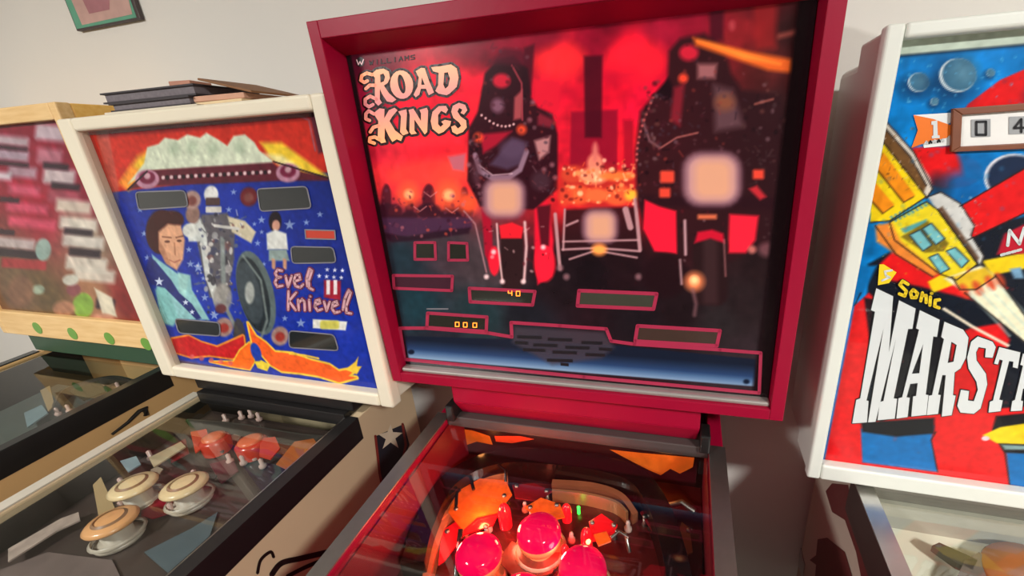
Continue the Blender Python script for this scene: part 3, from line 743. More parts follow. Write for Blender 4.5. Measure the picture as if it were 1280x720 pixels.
M_AMBER = mat('amber_plastic', (214, 112, 70), rough=.25, vary=.35, scale=45, emit=.05, coat=.4)
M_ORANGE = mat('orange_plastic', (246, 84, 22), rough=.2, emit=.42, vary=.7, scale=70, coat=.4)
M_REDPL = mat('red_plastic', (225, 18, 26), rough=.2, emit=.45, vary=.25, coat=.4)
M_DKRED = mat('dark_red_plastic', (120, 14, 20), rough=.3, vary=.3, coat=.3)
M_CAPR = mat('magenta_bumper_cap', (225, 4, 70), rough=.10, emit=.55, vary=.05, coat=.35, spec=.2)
M_CAPB = mat('peach_bumper_body', (235, 150, 95), rough=.35, emit=.12)
M_BULB = mat('lit_red_bulb', (255, 40, 30), emit=9, ecol=(255, 60, 40))
M_WARM = mat('lit_warm_bulb', (255, 180, 110), emit=9, ecol=(255, 150, 80))
# big black arch: raised orbit guide, wide top
outer = [pf(x, y, .05) for x, y in ((516, 706), (530, 657), (556, 608), (594, 582), (640, 571), (700, 574), (760, 583), (800, 600), (826, 640), (842, 690), (850, 730))]
strip(smooth(outer), 0, .055, .040).build('orbit_guide', M_GUIDE, root)
strip(smooth([pf(x, y, .028) for x, y in ((532, 724), (540, 690), (556, 650), (580, 612), (606, 595), (634, 590))]), 0, .028, .014).build('lane_guide', M_AMBER, root)
strip(smooth([pf(x, y, .024) for x, y in ((690, 602), (740, 606), (775, 618), (794, 642))]), 0, .024, .012).build('lane_guide', mat('brown_lane_guide', (150, 84, 56), rough=.3, vary=.3, coat=.4), root)
strip(smooth([pf(x, y, .03) for x, y in ((690, 612), (730, 616), (768, 626), (784, 640))]), 0, .03, .005).build('lane_guide', mat('tan_metal_guide', (200, 140, 96), rough=.35, metal=.6), root)
strip(smooth([pf(x, y, .03) for x, y in ((526, 700), (534, 670), (556, 642), (580, 632))]), 0, .03, .010).build('lane_guide', M_AMBER, root)
def plastic(pts, h, material, name='playfield_plastic', th=.003, posts=True):
    P = [pf(x, y, h) for x, y in pts]
    mb = MB().prism([(q.x, q.y) for q in P], lambda a, b, t: (a, b, pfz(a, b, h)+t), -th, 0)
    o = mb.build(name, material, root)
    if posts:
        cxp = sum(q.x for q in P)/len(P); cyp = sum(q.y for q in P)/len(P)
        for k in (0, len(P)//2):
            x = P[k].x*.75+cxp*.25; y = P[k].y*.75+cyp*.25
            MB().lathe([(.004, 0), (.006, .004), (.004, .008), (.004, h-.003), (0, h-.003)], 8, (x, y, pfz(x, y))).build('post', M_DULL, o)
            MB().lathe([(.0045, 0), (.0045, .003), (0, .004)], 8, (x, y, pfz(x, y, h))).build('screw', M_DULL, o)
    return o
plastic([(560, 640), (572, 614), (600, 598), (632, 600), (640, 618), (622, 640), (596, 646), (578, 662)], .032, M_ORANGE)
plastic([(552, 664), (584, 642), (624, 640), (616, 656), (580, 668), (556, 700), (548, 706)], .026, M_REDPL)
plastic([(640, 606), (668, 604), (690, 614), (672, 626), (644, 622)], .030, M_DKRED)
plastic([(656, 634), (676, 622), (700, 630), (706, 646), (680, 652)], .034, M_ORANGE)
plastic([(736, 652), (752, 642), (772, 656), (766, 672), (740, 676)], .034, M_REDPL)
plastic([(742, 668), (758, 664), (764, 676), (748, 682)], .040, M_ORANGE, posts=False)
plastic([(846, 672), (852, 652), (862, 660), (866, 690), (856, 694)], .030, mat('olive_plastic', (150, 84, 50), rough=.3, vary=.3))
plastic([(800, 640), (820, 630), (834, 660), (846, 700), (832, 706), (818, 668)], .022, M_DKRED)
plastic([(622, 700), (640, 676), (668, 692), (700, 690), (690, 716), (650, 730)], .016, mat('brown_plastic', (120, 60, 46), rough=.3, vary=.4, coat=.3), posts=False)
plastic([(570, 706), (584, 676), (592, 690), (584, 730), (566, 730)], .020, M_BLACK, posts=False)
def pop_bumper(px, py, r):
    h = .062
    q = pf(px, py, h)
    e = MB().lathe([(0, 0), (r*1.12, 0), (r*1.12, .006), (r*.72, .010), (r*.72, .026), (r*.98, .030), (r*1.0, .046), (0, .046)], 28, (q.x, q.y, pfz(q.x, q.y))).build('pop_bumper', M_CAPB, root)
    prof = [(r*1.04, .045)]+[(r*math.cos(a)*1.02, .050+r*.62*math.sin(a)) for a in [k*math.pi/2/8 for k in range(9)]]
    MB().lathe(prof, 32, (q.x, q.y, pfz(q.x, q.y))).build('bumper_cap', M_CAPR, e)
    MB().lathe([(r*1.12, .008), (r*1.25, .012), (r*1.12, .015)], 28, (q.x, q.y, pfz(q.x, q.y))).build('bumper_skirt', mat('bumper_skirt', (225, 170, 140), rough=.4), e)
    return q
for (x, y) in ((597, 686), (673, 659), (728, 703), (650, 741)): pop_bumper(x, y, .0385)
def dome_lamp(px, py, r, h, material, name='lamp_dome'):
    q = pf(px, py, h*.7)
    o = MB().lathe([(r, 0), (r, h*.55)]+[(r*math.cos(a), h*.55+h*.45*math.sin(a)) for a in [k*math.pi/2/5 for k in range(1, 6)]], 16, (q.x, q.y, pfz(q.x, q.y))).build(name, material, root)
    return q
for (x, y, r, h) in ((630, 638, .013, .055), (733, 668, .011, .05), (708, 636, .010, .04), (706, 686, .008, .03)):
    dome_lamp(x, y, r, h, mat('red_lamp_dome', (240, 16, 30), rough=.15, emit=.9, coat=1))
for (x, y, m_) in ((631, 646, M_WARM), (735, 676, M_WARM)):
    q = pf(x, y, .03)
    MB().lathe([(0, 0), (.004, .002), (.005, .006), (.003, .011), (0, .012)], 10, (q.x, q.y, pfz(q.x, q.y, .024))).build('bulb', m_, root)
q = pf(723, 632, .02)
MB().lathe([(.003, 0), (.003, .012), (.0035, .016), (0, .020)], 10, (q.x, q.y, pfz(q.x, q.y))).build('indicator_lamp', mat('lit_green_bulb', (40, 220, 70), emit=5, ecol=(40, 230, 60)), root)
# wire gates, brackets and posts
def wire(pts, r, material, name='wire_gate'):
    P = [pf(x, y, h) for x, y, h in pts]
    return MB().tube(P, r, 8).build(name, material, root)
wire([(587, 592, .05), (592, 612, .045)], .0035, M_GUIDE, 'bracket')
wire([(621, 580, .05), (632, 588, .055), (632, 602, .04)], .003, M_GUIDE, 'bracket')
wire([(570, 634, .03), (571, 616, .04), (575, 612, .04)], .0035, M_GUIDE, 'bracket')
wire([(770, 664, .04), (782, 668, .045), (787, 690, .02)], .0035, M_CHROME)
wire([(764, 672, .04), (774, 664, .046), (786, 672, .044)], .003, M_CHROME)
wire([(576, 662, .05), (572, 690, .04), (570, 722, .02)], .005, M_GUIDE, 'bracket')
for (x, y) in ((593, 612), (585, 628), (580, 662), (656, 630), (610, 655), (714, 668), (536, 668), (785, 654)):
    q = pf(x, y, .02)
    MB().lathe([(.004, 0), (.0075, .003), (.0075, .009), (.004, .012), (.0045, .020), (.003, .025), (0, .026)], 10, (q.x, q.y, pfz(q.x, q.y))).build('post', mat('clear_post', (205, 170, 160), rough=.2), root)
# drop pot and flasher on the right
q = pf(852, 636, .02); MB().tube([(q.x-.03, q.y, q.z), (q.x, q.y+.008, q.z+.008), (q.x+.025, q.y-.005, q.z+.004)], .006, 10).build('ball_gate', M_DULL, root)
# lights of this machine
def plight(px, py, h, e, c, r=.01):
    q = pf(px, py, h); l = bpy.data.lights.new('playfield_bulb_light', 'POINT'); l.energy = e; l.color = c; l.shadow_soft_size = r
    o = bpy.data.objects.new('playfield_bulb_light', l); COL.objects.link(o); o.parent = root; o.location = q
for (x, y, h, e, c_) in ((640, 655, .055, .34, (1, .16, .08)), (600, 640, .05, .40, (1, .25, .08)), (700, 690, .05, .34, (1, .1, .1)), (745, 690, .06, .14, (1, .3, .1)), (570, 680, .05, .24, (1, .1, .08)), (600, 562, .06, .05, (1, .35, .1)), (830, 600, .06, .05, (1, .35, .1)), (735, 632, .05, .06, (1, .5, .25))):
    plight(x, y, h, e, c_)

# =================================================================== CREAM MACHINE
root_e = thing('pinball_machine', 'cream framed pinball machine with blue stunt rider backglass and flames', 'pinball machine', (ME.cx, ME.y, 0), ME.yw)
M_CREAM = mat('cream_enamel', (226, 216, 193), rough=.38, vary=.04, scale=10, coat=.1)
DE = .022
mb = MB(); frame_boards(mb, ME.hw-.012, ME.h-.012, .02, .02, .02, .03, .20)
mb.v = [(x, y, z+.006) for x, y, z in mb.v]
mb.box(-ME.hw+.03, ME.hw-.03, .185, .20, .02, ME.h-.02)
head_e = head_obj(ME, root_e, mb, mat('cream_side', (222, 212, 190), rough=.5), .003)
mb = MB(); frame_boards(mb, ME.hw, ME.h, .046, .030, .026, 0, .03, wr=.034)
mb.build('front_frame', M_CREAM, head_e, .006, 3)
pa = Paint(ME, DE, -.3055, .3175, .028, ME.h-.022, .0018); pa.u = .0016
pa.field([(200, 300, (22, 42, 140)), (300, 300, (20, 44, 150)), (420, 300, (18, 36, 122)), (260, 400, (24, 50, 160)), (420, 420, (22, 48, 160)), (180, 230, (26, 44, 130)), (420, 240, (16, 34, 110))], 2)
pa.poly([(90, 162), (395, 132), (420, 215), (300, 222), (160, 238), (110, 244)], (188, 42, 30), 3)
pa.poly([(118, 160), (400, 132), (402, 146), (260, 160), (126, 172)], (120, 24, 34), 6, .9)
pa.poly([(150, 228), (172, 196), (190, 186), (200, 200), (176, 222), (160, 238)], (226, 190, 50), 9, .9)
pa.poly([(148, 232), (164, 206), (176, 214), (158, 236)], (232, 120, 40), 8, .7)
pa.poly([(325, 178), (352, 178), (385, 202), (412, 222), (380, 218), (340, 200)], (228, 196, 50), 6, .95)
pa.poly([(330, 192), (352, 194), (376, 210), (350, 208)], (224, 214, 150), 6, .9)
CL = (196, 204, 180)
pa.poly([(160, 230), (180, 204), (184, 184), (198, 180), (206, 172), (222, 175), (234, 168), (250, 172), (258, 166), (272, 174), (284, 182), (292, 170), (306, 168), (318, 178), (324, 188), (340, 200), (342, 208), (262, 210), (186, 214)], CL, 3)
for (x, y) in ((218, 186), (240, 184), (266, 186), (300, 184)): pa.ell(x, y, 7, 8, (160, 176, 150), 10, .8)
pa.poly([(158, 238), (184, 213), (340, 203), (346, 208), (412, 222), (410, 226), (352, 226), (180, 233)], (84, 24, 38), 3)
for k in range(14): pa.ell(204+k*10.2, 222-k*.55, 2.2, 2.4, (214, 190, 190), 2, .9)
for k in range(13): pa.ell(209+k*10.2, 222-k*.55, 2.4, 2.8, (30, 14, 24), 2, .9)
for (x, y) in ((184, 224), (360, 216)):
    pa.ell(x, y, 15, 12, (170, 120, 140), 3); pa.ell(x, y-2, 10, 8, (104, 26, 54), 3); pa.ell(x, y-4, 4, 4, (180, 140, 150), 3)
pa.line([(160, 237), (184, 214)], 2, (40, 20, 30)); pa.line([(342, 202), (412, 223)], 2, (40, 20, 30))
pa.line([(140, 166), (260, 154), (372, 144), (386, 150), (394, 188)], 2, (130, 90, 110), 2, .8)
pa.poly([(386, 140), (400, 138), (410, 190), (398, 192)], (70, 26, 44), 4, .9)
# stars
for (x, y, r) in ((292, 240, 4), (286, 262, 4), (327, 275, 5), (362, 281, 7), (383, 278, 4), (400, 268, 4), (238, 330, 5), (248, 334, 7), (236, 312, 4), (250, 310, 3), (256, 372, 5), (268, 394, 6), (254, 348, 3), (175, 262, 4), (180, 292, 4), (184, 322, 4), (195, 346, 5), (322, 304, 4), (376, 404, 6), (356, 398, 4), (327, 290, 3), (330, 330, 3), (318, 280, 3)):
    pa.star(x, y, r, (150, 170, 205), 1.5, .8)
for k in range(3): pa.star(409+k*9.5, 337+k*.6, 3, (205, 205, 225))
for k in range(4): pa.star(399+k*9.2, 345+k*.7, 3, (205, 205, 225))
# display windows
WIN = [((170, 240), (232, 238), (236, 258), (174, 262)), ((322, 236), (384, 233), (390, 260), (326, 264)), ((364, 308), (417, 309), (421, 328), (366, 329)), ((219, 398), (275, 403), (276, 420), (224, 416)), ((362, 413), (418, 418), (424, 438), (362, 434))]
# a rider on a motorcycle, drawn plainly
pa.poly([(222, 262), (232, 254), (244, 270), (250, 296), (262, 300), (258, 330), (266, 372), (258, 376), (240, 300), (228, 300)], (190, 196, 196), 3, 0)
pa.ell(264, 243, 9, 11, (200, 200, 196), 3); pa.rrect(266, 252, 9, 5, (70, 50, 50), .4, 2); pa.rrect(267, 262, 10, 4, (190, 186, 176), .4, 2)
pa.poly([(252, 268), (284, 266), (294, 286), (292, 330), (282, 376), (262, 372), (252, 330), (244, 292)], (84, 80, 86), 4)
pa.poly([(232, 284), (250, 272), (258, 290), (262, 336), (276, 372), (268, 380), (256, 344), (250, 302), (236, 302)], (186, 190, 186), 3)
pa.poly([(284, 270), (306, 276), (320, 290), (314, 304), (300, 296), (290, 290)], (186, 176, 150), 3)
pa.ell(241, 268, 9, 12, (130, 100, 90), 4); pa.ell(238, 288, 10, 9, (190, 192, 186), 3)
for k in range(30):
    pa.ell(256+random.random()*36, 276+random.random()*100, 2+3*random.random(), 2+4*random.random(), random.choice([(150, 150, 150), (44, 42, 50), (200, 196, 190), (100, 70, 70), (60, 62, 84)]), 2.5, .85)
pa.clutter(120, 244, 304, 268, 420, [(150, 150, 150), (40, 40, 50), (210, 206, 200), (110, 70, 70), (60, 62, 90), (90, 96, 96)], .8, 2.6, .8)
pa.line([(268, 282), (298, 286)], 4, (190, 188, 182), 2); pa.line([(278, 300), (280, 380), (300, 420)], 8, (120, 128, 126), 4)
pa.ell(320, 366, 22, 54, (84, 98, 98), 3, 1, -14); pa.ell(317, 368, 18, 48, (30, 38, 44), 3, 1, -14); pa.ell(312, 366, 14, 40, (54, 64, 70), 4, 1, -14)
pa.line([(304, 320), (326, 350), (334, 400), (326, 424)], 4, (120, 132, 128), 3, .8)
pa.ell(278, 372, 12, 18, (140, 136, 130), 5, .9); pa.ell(276, 386, 7, 6, (90, 40, 46), 4, .9); pa.ell(312, 366, 6, 14, (176, 180, 172), 4, .8)
pa.ell(300, 424, 8, 26, (60, 56, 52), 4, .9, -6)
# a portrait, plain
pa.ell(202, 290, 20, 28, (58, 22, 22), 4); pa.ell(214, 275, 16, 12, (58, 22, 22), 4)
pa.poly([(198, 290), (210, 280), (226, 282), (231, 300), (229, 324), (221, 338), (208, 330), (199, 312)], (206, 152, 118), 4)
pa.poly([(199, 300), (206, 312), (214, 332), (206, 328), (199, 312)], (160, 106, 80), 4, .7)
pa.ell(209, 302, 3.4, 1.6, (70, 40, 34), 2, .9); pa.ell(224, 301, 3, 1.6, (70, 40, 34), 2, .9); pa.line([(203, 296), (214, 297)], 1.8, (76, 40, 32), 2, .8); pa.line([(220, 297), (229, 295)], 1.8, (76, 40, 32), 2, .8); pa.line([(212, 325), (218, 328), (225, 325)], 1.8, (150, 80, 70), 2, .8); pa.line([(218, 304), (219, 318)], 2, (146, 96, 72), 3)
pa.poly([(190, 318), (200, 326), (222, 342), (238, 344), (240, 362), (262, 400), (206, 400), (196, 360)], (132, 182, 184), 4)
pa.poly([(194, 362), (206, 352), (224, 400), (216, 408), (202, 404)], (118, 176, 174), 5)
pa.poly([(186, 320), (194, 326), (214, 350), (224, 366), (240, 380), (252, 398), (246, 400), (224, 378), (206, 360), (190, 356), (182, 340)], (32, 40, 104), 3)
pa.star(199, 352, 6, (190, 200, 220)); pa.star(232, 378, 4, (190, 200, 220)); pa.star(240, 390, 3.4, (190, 200, 220))
pa.poly([(222, 340), (236, 344), (232, 372), (224, 362)], (150, 196, 190), 4, .9)
# small figure in a white top
pa.ell(344, 277, 8, 13, (26, 16, 24), 3); pa.ell(345, 282, 5, 7, (190, 140, 120), 2.5); pa.poly([(333, 292), (344, 287), (358, 292), (360, 312), (334, 312)], (206, 208, 202), 3); pa.poly([(336, 312), (358, 312), (362, 326), (336, 326)], (132, 150, 146), 3)
pa.line([(342, 326), (342, 334)], 6, (186, 136, 110), 3); pa.line([(356, 326), (356, 334)], 6, (186, 136, 110), 3)
for (x, y) in ((240, 250), (311, 246), (280, 409), (350, 420)):
    pa.ell(x, y, 11, 12, (150, 120, 112) if x != 311 else (96, 26, 32), 4); pa.ell(x, y+1, 6, 6, (150, 50, 44) if y > 400 else (110, 60, 56), 4)
# flames
YE, RE, ORG = (232, 190, 60), (190, 38, 34), (238, 104, 34)
def flame(pts, c0, c1, g=3.2):
    pa.poly(pts, c0, 2, 1, g); pa.poly(pts, c1, 2)
flame([(215, 424), (236, 420), (252, 428), (272, 434), (286, 428), (304, 420), (308, 446), (290, 448), (262, 444), (238, 446), (218, 440)], (222, 130, 50), (186, 32, 36))
flame([(300, 438), (312, 428), (318, 452), (312, 462), (288, 458), (262, 452), (292, 452)], YE, ORG, 2)
flame([(310, 404), (320, 420), (332, 428), (344, 440), (366, 442), (388, 450), (412, 456), (424, 464), (446, 460), (436, 470), (446, 472), (424, 478), (398, 470), (374, 466), (352, 464), (338, 456), (326, 442), (316, 432)], YE, (236, 92, 34))
pa.poly([(432, 462), (444, 452), (448, 446), (446, 458), (452, 458), (446, 468)], YE, 2)
pa.line([(362, 442), (380, 444), (398, 448)], 3, YE, 2); pa.poly([(318, 452), (326, 450), (338, 456), (334, 464), (322, 460)], (226, 200, 60), 2)
pa.ell(320, 440, 6, 12, (28, 60, 160), 3, 1, -20)
pa.poly([(212, 448), (330, 468), (445, 484), (446, 500), (210, 470)], (96, 66, 70), 4, .8)
for k in range(5): pa.ell(240+k*12, 446+k*2, 3, 3, (200, 90, 90), 3, .8)
pa.poly([(391, 399), (434, 402), (432, 413), (391, 410)], (214, 214, 206), 2); pa.rrect(412, 406, 12, 5.5, (190, 184, 84), .6, 3)
pa.poly([(405, 350), (426, 351), (426, 376), (405, 372)], (150, 30, 50), 3)
for x in (410, 419): pa.poly([(x-2, 350), (x+2.4, 350), (x+2.4, 368), (x-2, 368)], (226, 214, 216), 1.5)
# pale strip at the left of the print
pa.poly([(118, 160), (134, 158), (148, 230), (150, 300), (212, 470), (196, 470)], (150, 130, 120), 5, .35)
pa.noise(.05, 5, 8)
pa.build('backglass', print_mat('backglass_print_unlit', 0.0, coat=.15), head_e)
e1, e2, e3 = glass_fn(ME, DE, .0008), glass_fn(ME, DE, .0014), glass_fn(ME, DE, .0020)
M_WINE = mat('window_trim', (120, 118, 126), rough=.3)
for w in WIN:
    mb = MB(); cxw = sum(p[0] for p in w)/4; cyw = sum(p[1] for p in w)/4
    pts = []
    for i in range(4):                         # rounded corners
        a, p, n_ = Vector(w[i-1]), Vector(w[i]), Vector(w[(i+1) % 4])
        u1 = (a-p).normalized()*5; u2 = (n_-p).normalized()*5
        for t in (0, .33, .66, 1): pts.append(tuple((p+u1)*(1-t)**2+p*2*t*(1-t)+(p+u2)*t*t))
    mb.flat([pts], e1, 0); mb.ribbon(pts, 1.6, e2, 1, True)
    mb.build('score_window', [mat('dark_score_window', (34, 38, 40), rough=.12, coat=.6), M_WINE], head_e)
mb = MB(); q_ = [(382, 287), (419, 288), (420, 299), (383, 298)]; mb.flat([q_], e1, 0); mb.ribbon(q_, 1.6, e2, 1, True)
mb.build('red_plate', [mat('red_plate_print', (186, 60, 44), rough=.3), M_WINE], head_e)
# lettering strokes (crop 320,320 at 4.5x)
c = cr(320, 320, 4.5)
SCR = [[(148, 82), (124, 76), (112, 96), (122, 116), (142, 118), (120, 124), (110, 148), (124, 172), (152, 166)], [(170, 112), (184, 172), (204, 112)], [(222, 142), (252, 130), (246, 104), (226, 108), (216, 136), (226, 168), (252, 176), (268, 160)], [(292, 168), (288, 124), (304, 72), (318, 82), (300, 140), (302, 178), (322, 188)],
 [(186, 198), (184, 300)], [(228, 206), (188, 252), (226, 302)], [(240, 246), (244, 302)], [(244, 262), (262, 242), (276, 256), (278, 304)], [(302, 246), (306, 304)], [(308, 226), (309, 227)], [(338, 274), (364, 262), (358, 244), (340, 250), (334, 284), (350, 306), (374, 298)], [(386, 256), (400, 306), (418, 258)], [(434, 284), (462, 272), (456, 254), (436, 262), (430, 294), (446, 318), (472, 312)], [(492, 300), (502, 240), (524, 192), (536, 206), (510, 282), (512, 318), (538, 322)]]
mb = MB()
for l in SCR: mb.ribbon(c(l), 6.2, e1, 0)
for l in SCR: mb.ribbon(c(l), 3.0, e2, 1)
mb.build('title_lettering', [mat('title_maroon', (110, 44, 76), rough=.3), mat('title_pink', (206, 158, 166), rough=.3)], head_e)
# clear sheet edge: L-shaped plastic lip along the glass
mb = MB().box(-.3015, -.288, .010, DE-.003, .032, ME.h-.03).box(-.288, .3015, .012, DE-.003, ME.h-.034, ME.h-.0265)
mb.build('clear_lip', glass_mat('clear_plastic', (.90, .88, .87), 1.5, .08), head_e)

DXE, HWE, RWE = -.050, .262, .026
ZRE = EYE-.568
M_TAN = mat('cream_cabinet_paint', (205, 182, 146), rough=.5, vary=.06, scale=8)
cab_e = cabinet(root_e, DXE, HWE, RWE, ZRE, .22, -1.12, M_TAN, mat('dark_inner_side', (40, 34, 30), rough=.5))
side_rails(root_e, DXE, HWE, RWE, ZRE, .03, -1.12, mat('pale_rail', (205, 198, 182), rough=.35, metal=.35), M_BLACK, .058, m_top_right=mat('black_rail_satin', (26, 24, 24), rough=.4))
MB().hexa([(DXE+HWE-RWE-.003, -1.09, ZRE-SL*1.09-.006), (DXE+HWE-RWE, -1.09, ZRE-SL*1.09-.006), (DXE+HWE-RWE, .03, ZRE+SL*.03-.006), (DXE+HWE-RWE-.003, .03, ZRE+SL*.03-.006)],
          [(DXE+HWE-RWE-.003, -1.09, ZRE-SL*1.09+.0008), (DXE+HWE-RWE, -1.09, ZRE-SL*1.09+.0008), (DXE+HWE-RWE, .03, ZRE+SL*.03+.0008), (DXE+HWE-RWE-.003, .03, ZRE+SL*.03+.0008)]).build('glass_edge_trim', M_CHROME, root_e)
cover_glass(root_e, DXE, HWE-RWE, ZRE, .03, -1.09)
lockdown_bar(root_e, DXE, HWE, ZRE, -1.12, M_CHROME)
front_fittings(root_e, DXE, -1.12, .70, M_DULL, M_CHROME)
leg_set(root_e, DXE, HWE, -1.12, .22, .64, M_CHROME, M_FOOT)
MB().box(DXE-HWE+.01, DXE+HWE-.01, .035, .20, ZRE+.012, ME.z0+.004).build('neck', M_BLACK, root_e, .003)
MB().box(DXE-HWE+RWE, DXE+HWE-RWE, .02, .040, ZRE-.02, ZRE+.012).build('glass_channel', M_BLACK, root_e, .002)
ZPE = EYE-.628
M_PFE = mat('dark_playfield', (62, 50, 46), rough=.35, vary=.75, scale=9, coat=.4)
playfield(root_e, DXE, HWE-RWE-.003, ZPE, .035, -1.05, M_PFE)
def pe(px, py, h=0.0): return ME.on_plane(px, py, ZPE, PSL, h)
def pez(x, y, h=0.0): return ZPE+PSL*y+h
M_CAPE = mat('cream_bumper_cap', (236, 206, 160), rough=.3, vary=.06, coat=.4)
M_CAPO = mat('orange_bumper_cap', (232, 168, 112), rough=.3, vary=.06, coat=.4)
M_RDOME = mat('red_bumper_cap', (206, 62, 42), rough=.25, vary=.2, coat=.5)
M_BODY = mat('clear_bumper_body', (190, 176, 160), rough=.35)
def cap_bumper(px, py, r, material):
    q = pe(px, py, .05); o = (q.x, q.y, pez(q.x, q.y))
    e = MB().lathe([(0, 0), (r*.95, 0), (r*.95, .006), (r*.6, .010), (r*.6, .038), (0, .038)], 24, o).build('pop_bumper', M_BODY, root_e)
    MB().lathe([(r*.2, .036), (r, .040), (r*1.03, .044), (r*.9, .049), (r*.45, .053), (0, .054)], 28, o).build('bumper_cap', material, e)
    MB().lathe([(r*.55, .0545), (r*.62, .0525), (r*.66, .0515)], 28, o).build('cap_print', mat('cap_print_brown', (150, 110, 80), rough=.4), e)
    MB().lathe([(r*.96, .008), (r*1.08, .012), (r*.96, .016)], 24, o).build('bumper_skirt', M_BODY, e)
cap_bumper(165, 604, .038, M_CAPE); cap_bumper(229, 604, .038, M_CAPE); cap_bumper(137, 649, .038, M_CAPO)
def dome_e(px, py, r, h, material, name):
    q = pe(px, py, h*.6)
    return MB().lathe([(r, 0), (r*1.02, h*.5)]+[(r*math.cos(a), h*.5+h*.5*math.sin(a)) for a in [k*math.pi/2/6 for k in range(1, 7)]], 20, (q.x, q.y, pez(q.x, q.y))).build(name, material, root_e)
def plastic_e(pts, h, material, name='playfield_plastic'):
    P = [pe(x, y, h) for x, y in pts]
    return MB().prism([(q.x, q.y) for q in P], lambda a, b, t: (a, b, pez(a, b, h)+t), -.003, 0).build(name, material, root_e)
for (x, y, r) in ((267, 547, .026), (313, 551, .028)):
    q = pe(x, y, .036); o_ = (q.x, q.y, pez(q.x, q.y))
    dm = MB().lathe([(r*1.1, 0), (r*1.15, .030), (r*.95, .036), (0, .036)], 20, o_).build('red_bumper', M_RDOME, root_e)
    MB().lathe([(r*.86, .036), (r*.86, .040), (r*.6, .042), (0, .042)], 20, o_).build('bumper_cap', mat('coral_cap', (232, 118, 78), rough=.3, coat=.4), dm)
plastic_e([(326, 548), (344, 546), (350, 560), (338, 574), (324, 570)], .034, M_RDOME)
plastic_e([(238, 540), (258, 536), (262, 552), (244, 566)], .03, M_RDOME)
plastic_e([(178, 626), (206, 610), (226, 616), (214, 640), (190, 648), (176, 644)], .006, mat('maroon_insert', (140, 22, 40), rough=.3))
plastic_e([(208, 560), (232, 548), (236, 566), (214, 578)], .02, mat('maroon_plastic', (120, 24, 30), rough=.3))
plastic_e([(116, 606), (126, 596), (144, 636), (134, 650), (124, 650)], .03, mat('tan_plastic', (176, 148, 108), rough=.4))
plastic_e([(186, 572), (226, 552), (232, 558), (192, 584)], .03, mat('sand_plastic', (186, 166, 134), rough=.4, vary=.4))
plastic_e([(150, 576), (170, 570), (176, 580), (160, 590)], .03, mat('bluegrey_plastic', (130, 152, 160), rough=.3, vary=.3))
plastic_e([(345, 580), (368, 552), (392, 548), (400, 560), (366, 590)], .03, mat('orange_brown_plastic', (170, 92, 44), rough=.35, vary=.3))
plastic_e([(262, 580), (290, 572), (298, 588), (276, 604)], .006, mat('plum_insert', (96, 40, 50), rough=.3))
plastic_e([(10, 686), (76, 648), (98, 640), (100, 650), (70, 664), (10, 702)], .02, mat('pale_lane_print', (170, 150, 140), rough=.4, vary=.5, scale=60))
plastic_e([(0, 712), (60, 690), (140, 700), (150, 720), (60, 740), (0, 750)], .004, mat('grey_insert', (108, 92, 88), rough=.35, vary=.3))
plastic_e([(180, 690), (240, 660), (272, 640), (262, 670), (210, 716)], .004, mat('slate_insert', (80, 92, 98), rough=.3, vary=.3))
for (x, y) in ((285, 570), (302, 572), (316, 566), (326, 576), (280, 520), (300, 516), (312, 514), (322, 518), (150, 600), (212, 632), (150, 630), (242, 590), (186, 566)):
    q = pe(x, y, .02)
    MB().lathe([(.004, 0), (.0075, .003), (.0075, .009), (.004, .012), (.0045, .024), (0, .027)], 10, (q.x, q.y, pez(q.x, q.y))).build('post', mat('clear_post', (205, 170, 160)), root_e)
random.seed(21)
for k in range(16):
    x = random.uniform(170, 380); y = random.uniform(540, 640)
    if x-170 > (700-y)*2.0 or abs(pe(x, y, .02).x-DXE) > .19: continue
    w = random.uniform(4, 9)
    plastic_e([(x-w, y), (x, y-w*.6), (x+w, y-w*.2), (x+w*.5, y+w*.5)], random.uniform(.008, .02), mat('clutter_plastic_%d' % (k % 4), [(150, 120, 100), (96, 30, 36), (70, 66, 66), (170, 150, 130)][k % 4], rough=.3, vary=.3))
P = [pe(x, y, .03) for x, y in ((234, 524), (300, 530), (372, 542), (420, 546))]
strip(smooth(P), 0, .03, .004, pez).build('lane_guide', M_DULL, root_e)
# side decals of the cream machine: star panel with red borders, dark scroll
XS = DXE+HWE+.0012
def es(dx=0.0): return lambda a, b: ((lambda q: (XS+dx, q.y, q.z))(ME.on_side(a, b, XS)))
mb = MB()
mb.flat([[(470, 545), (505, 530), (512, 556), (498, 590), (480, 612), (474, 590)]], es(), 0)
mb.ribbon([(469, 545), (474, 590), (477, 606)], 3, es(.0006), 1)
mb.ribbon([(503, 530), (507, 556), (500, 590)], 3, es(.0006), 1)
mb.flat([[(488, 530), (491, 540), (503, 541), (494, 548), (498, 560), (488, 553), (478, 561), (482, 549), (473, 543), (484, 540)]], es(.0006), 2)
mb.build('side_decal', [mat('decal_navy', (30, 30, 40)), mat('decal_red', (130, 44, 34)), mat('decal_cream', (214, 200, 172))], cab_e)
mb = MB()
for l, w in (([(322, 716), (326, 700), (338, 690), (342, 696)], 4), ([(340, 718), (352, 704), (376, 698), (410, 690)], 7), ([(360, 720), (384, 708), (404, 700)], 5)): mb.ribbon([(v.x, v.y) for v in smooth(l)], w, es(), 0)
mb.build('side_scroll_decal', mat('decal_dark', (44, 26, 26)), cab_e)

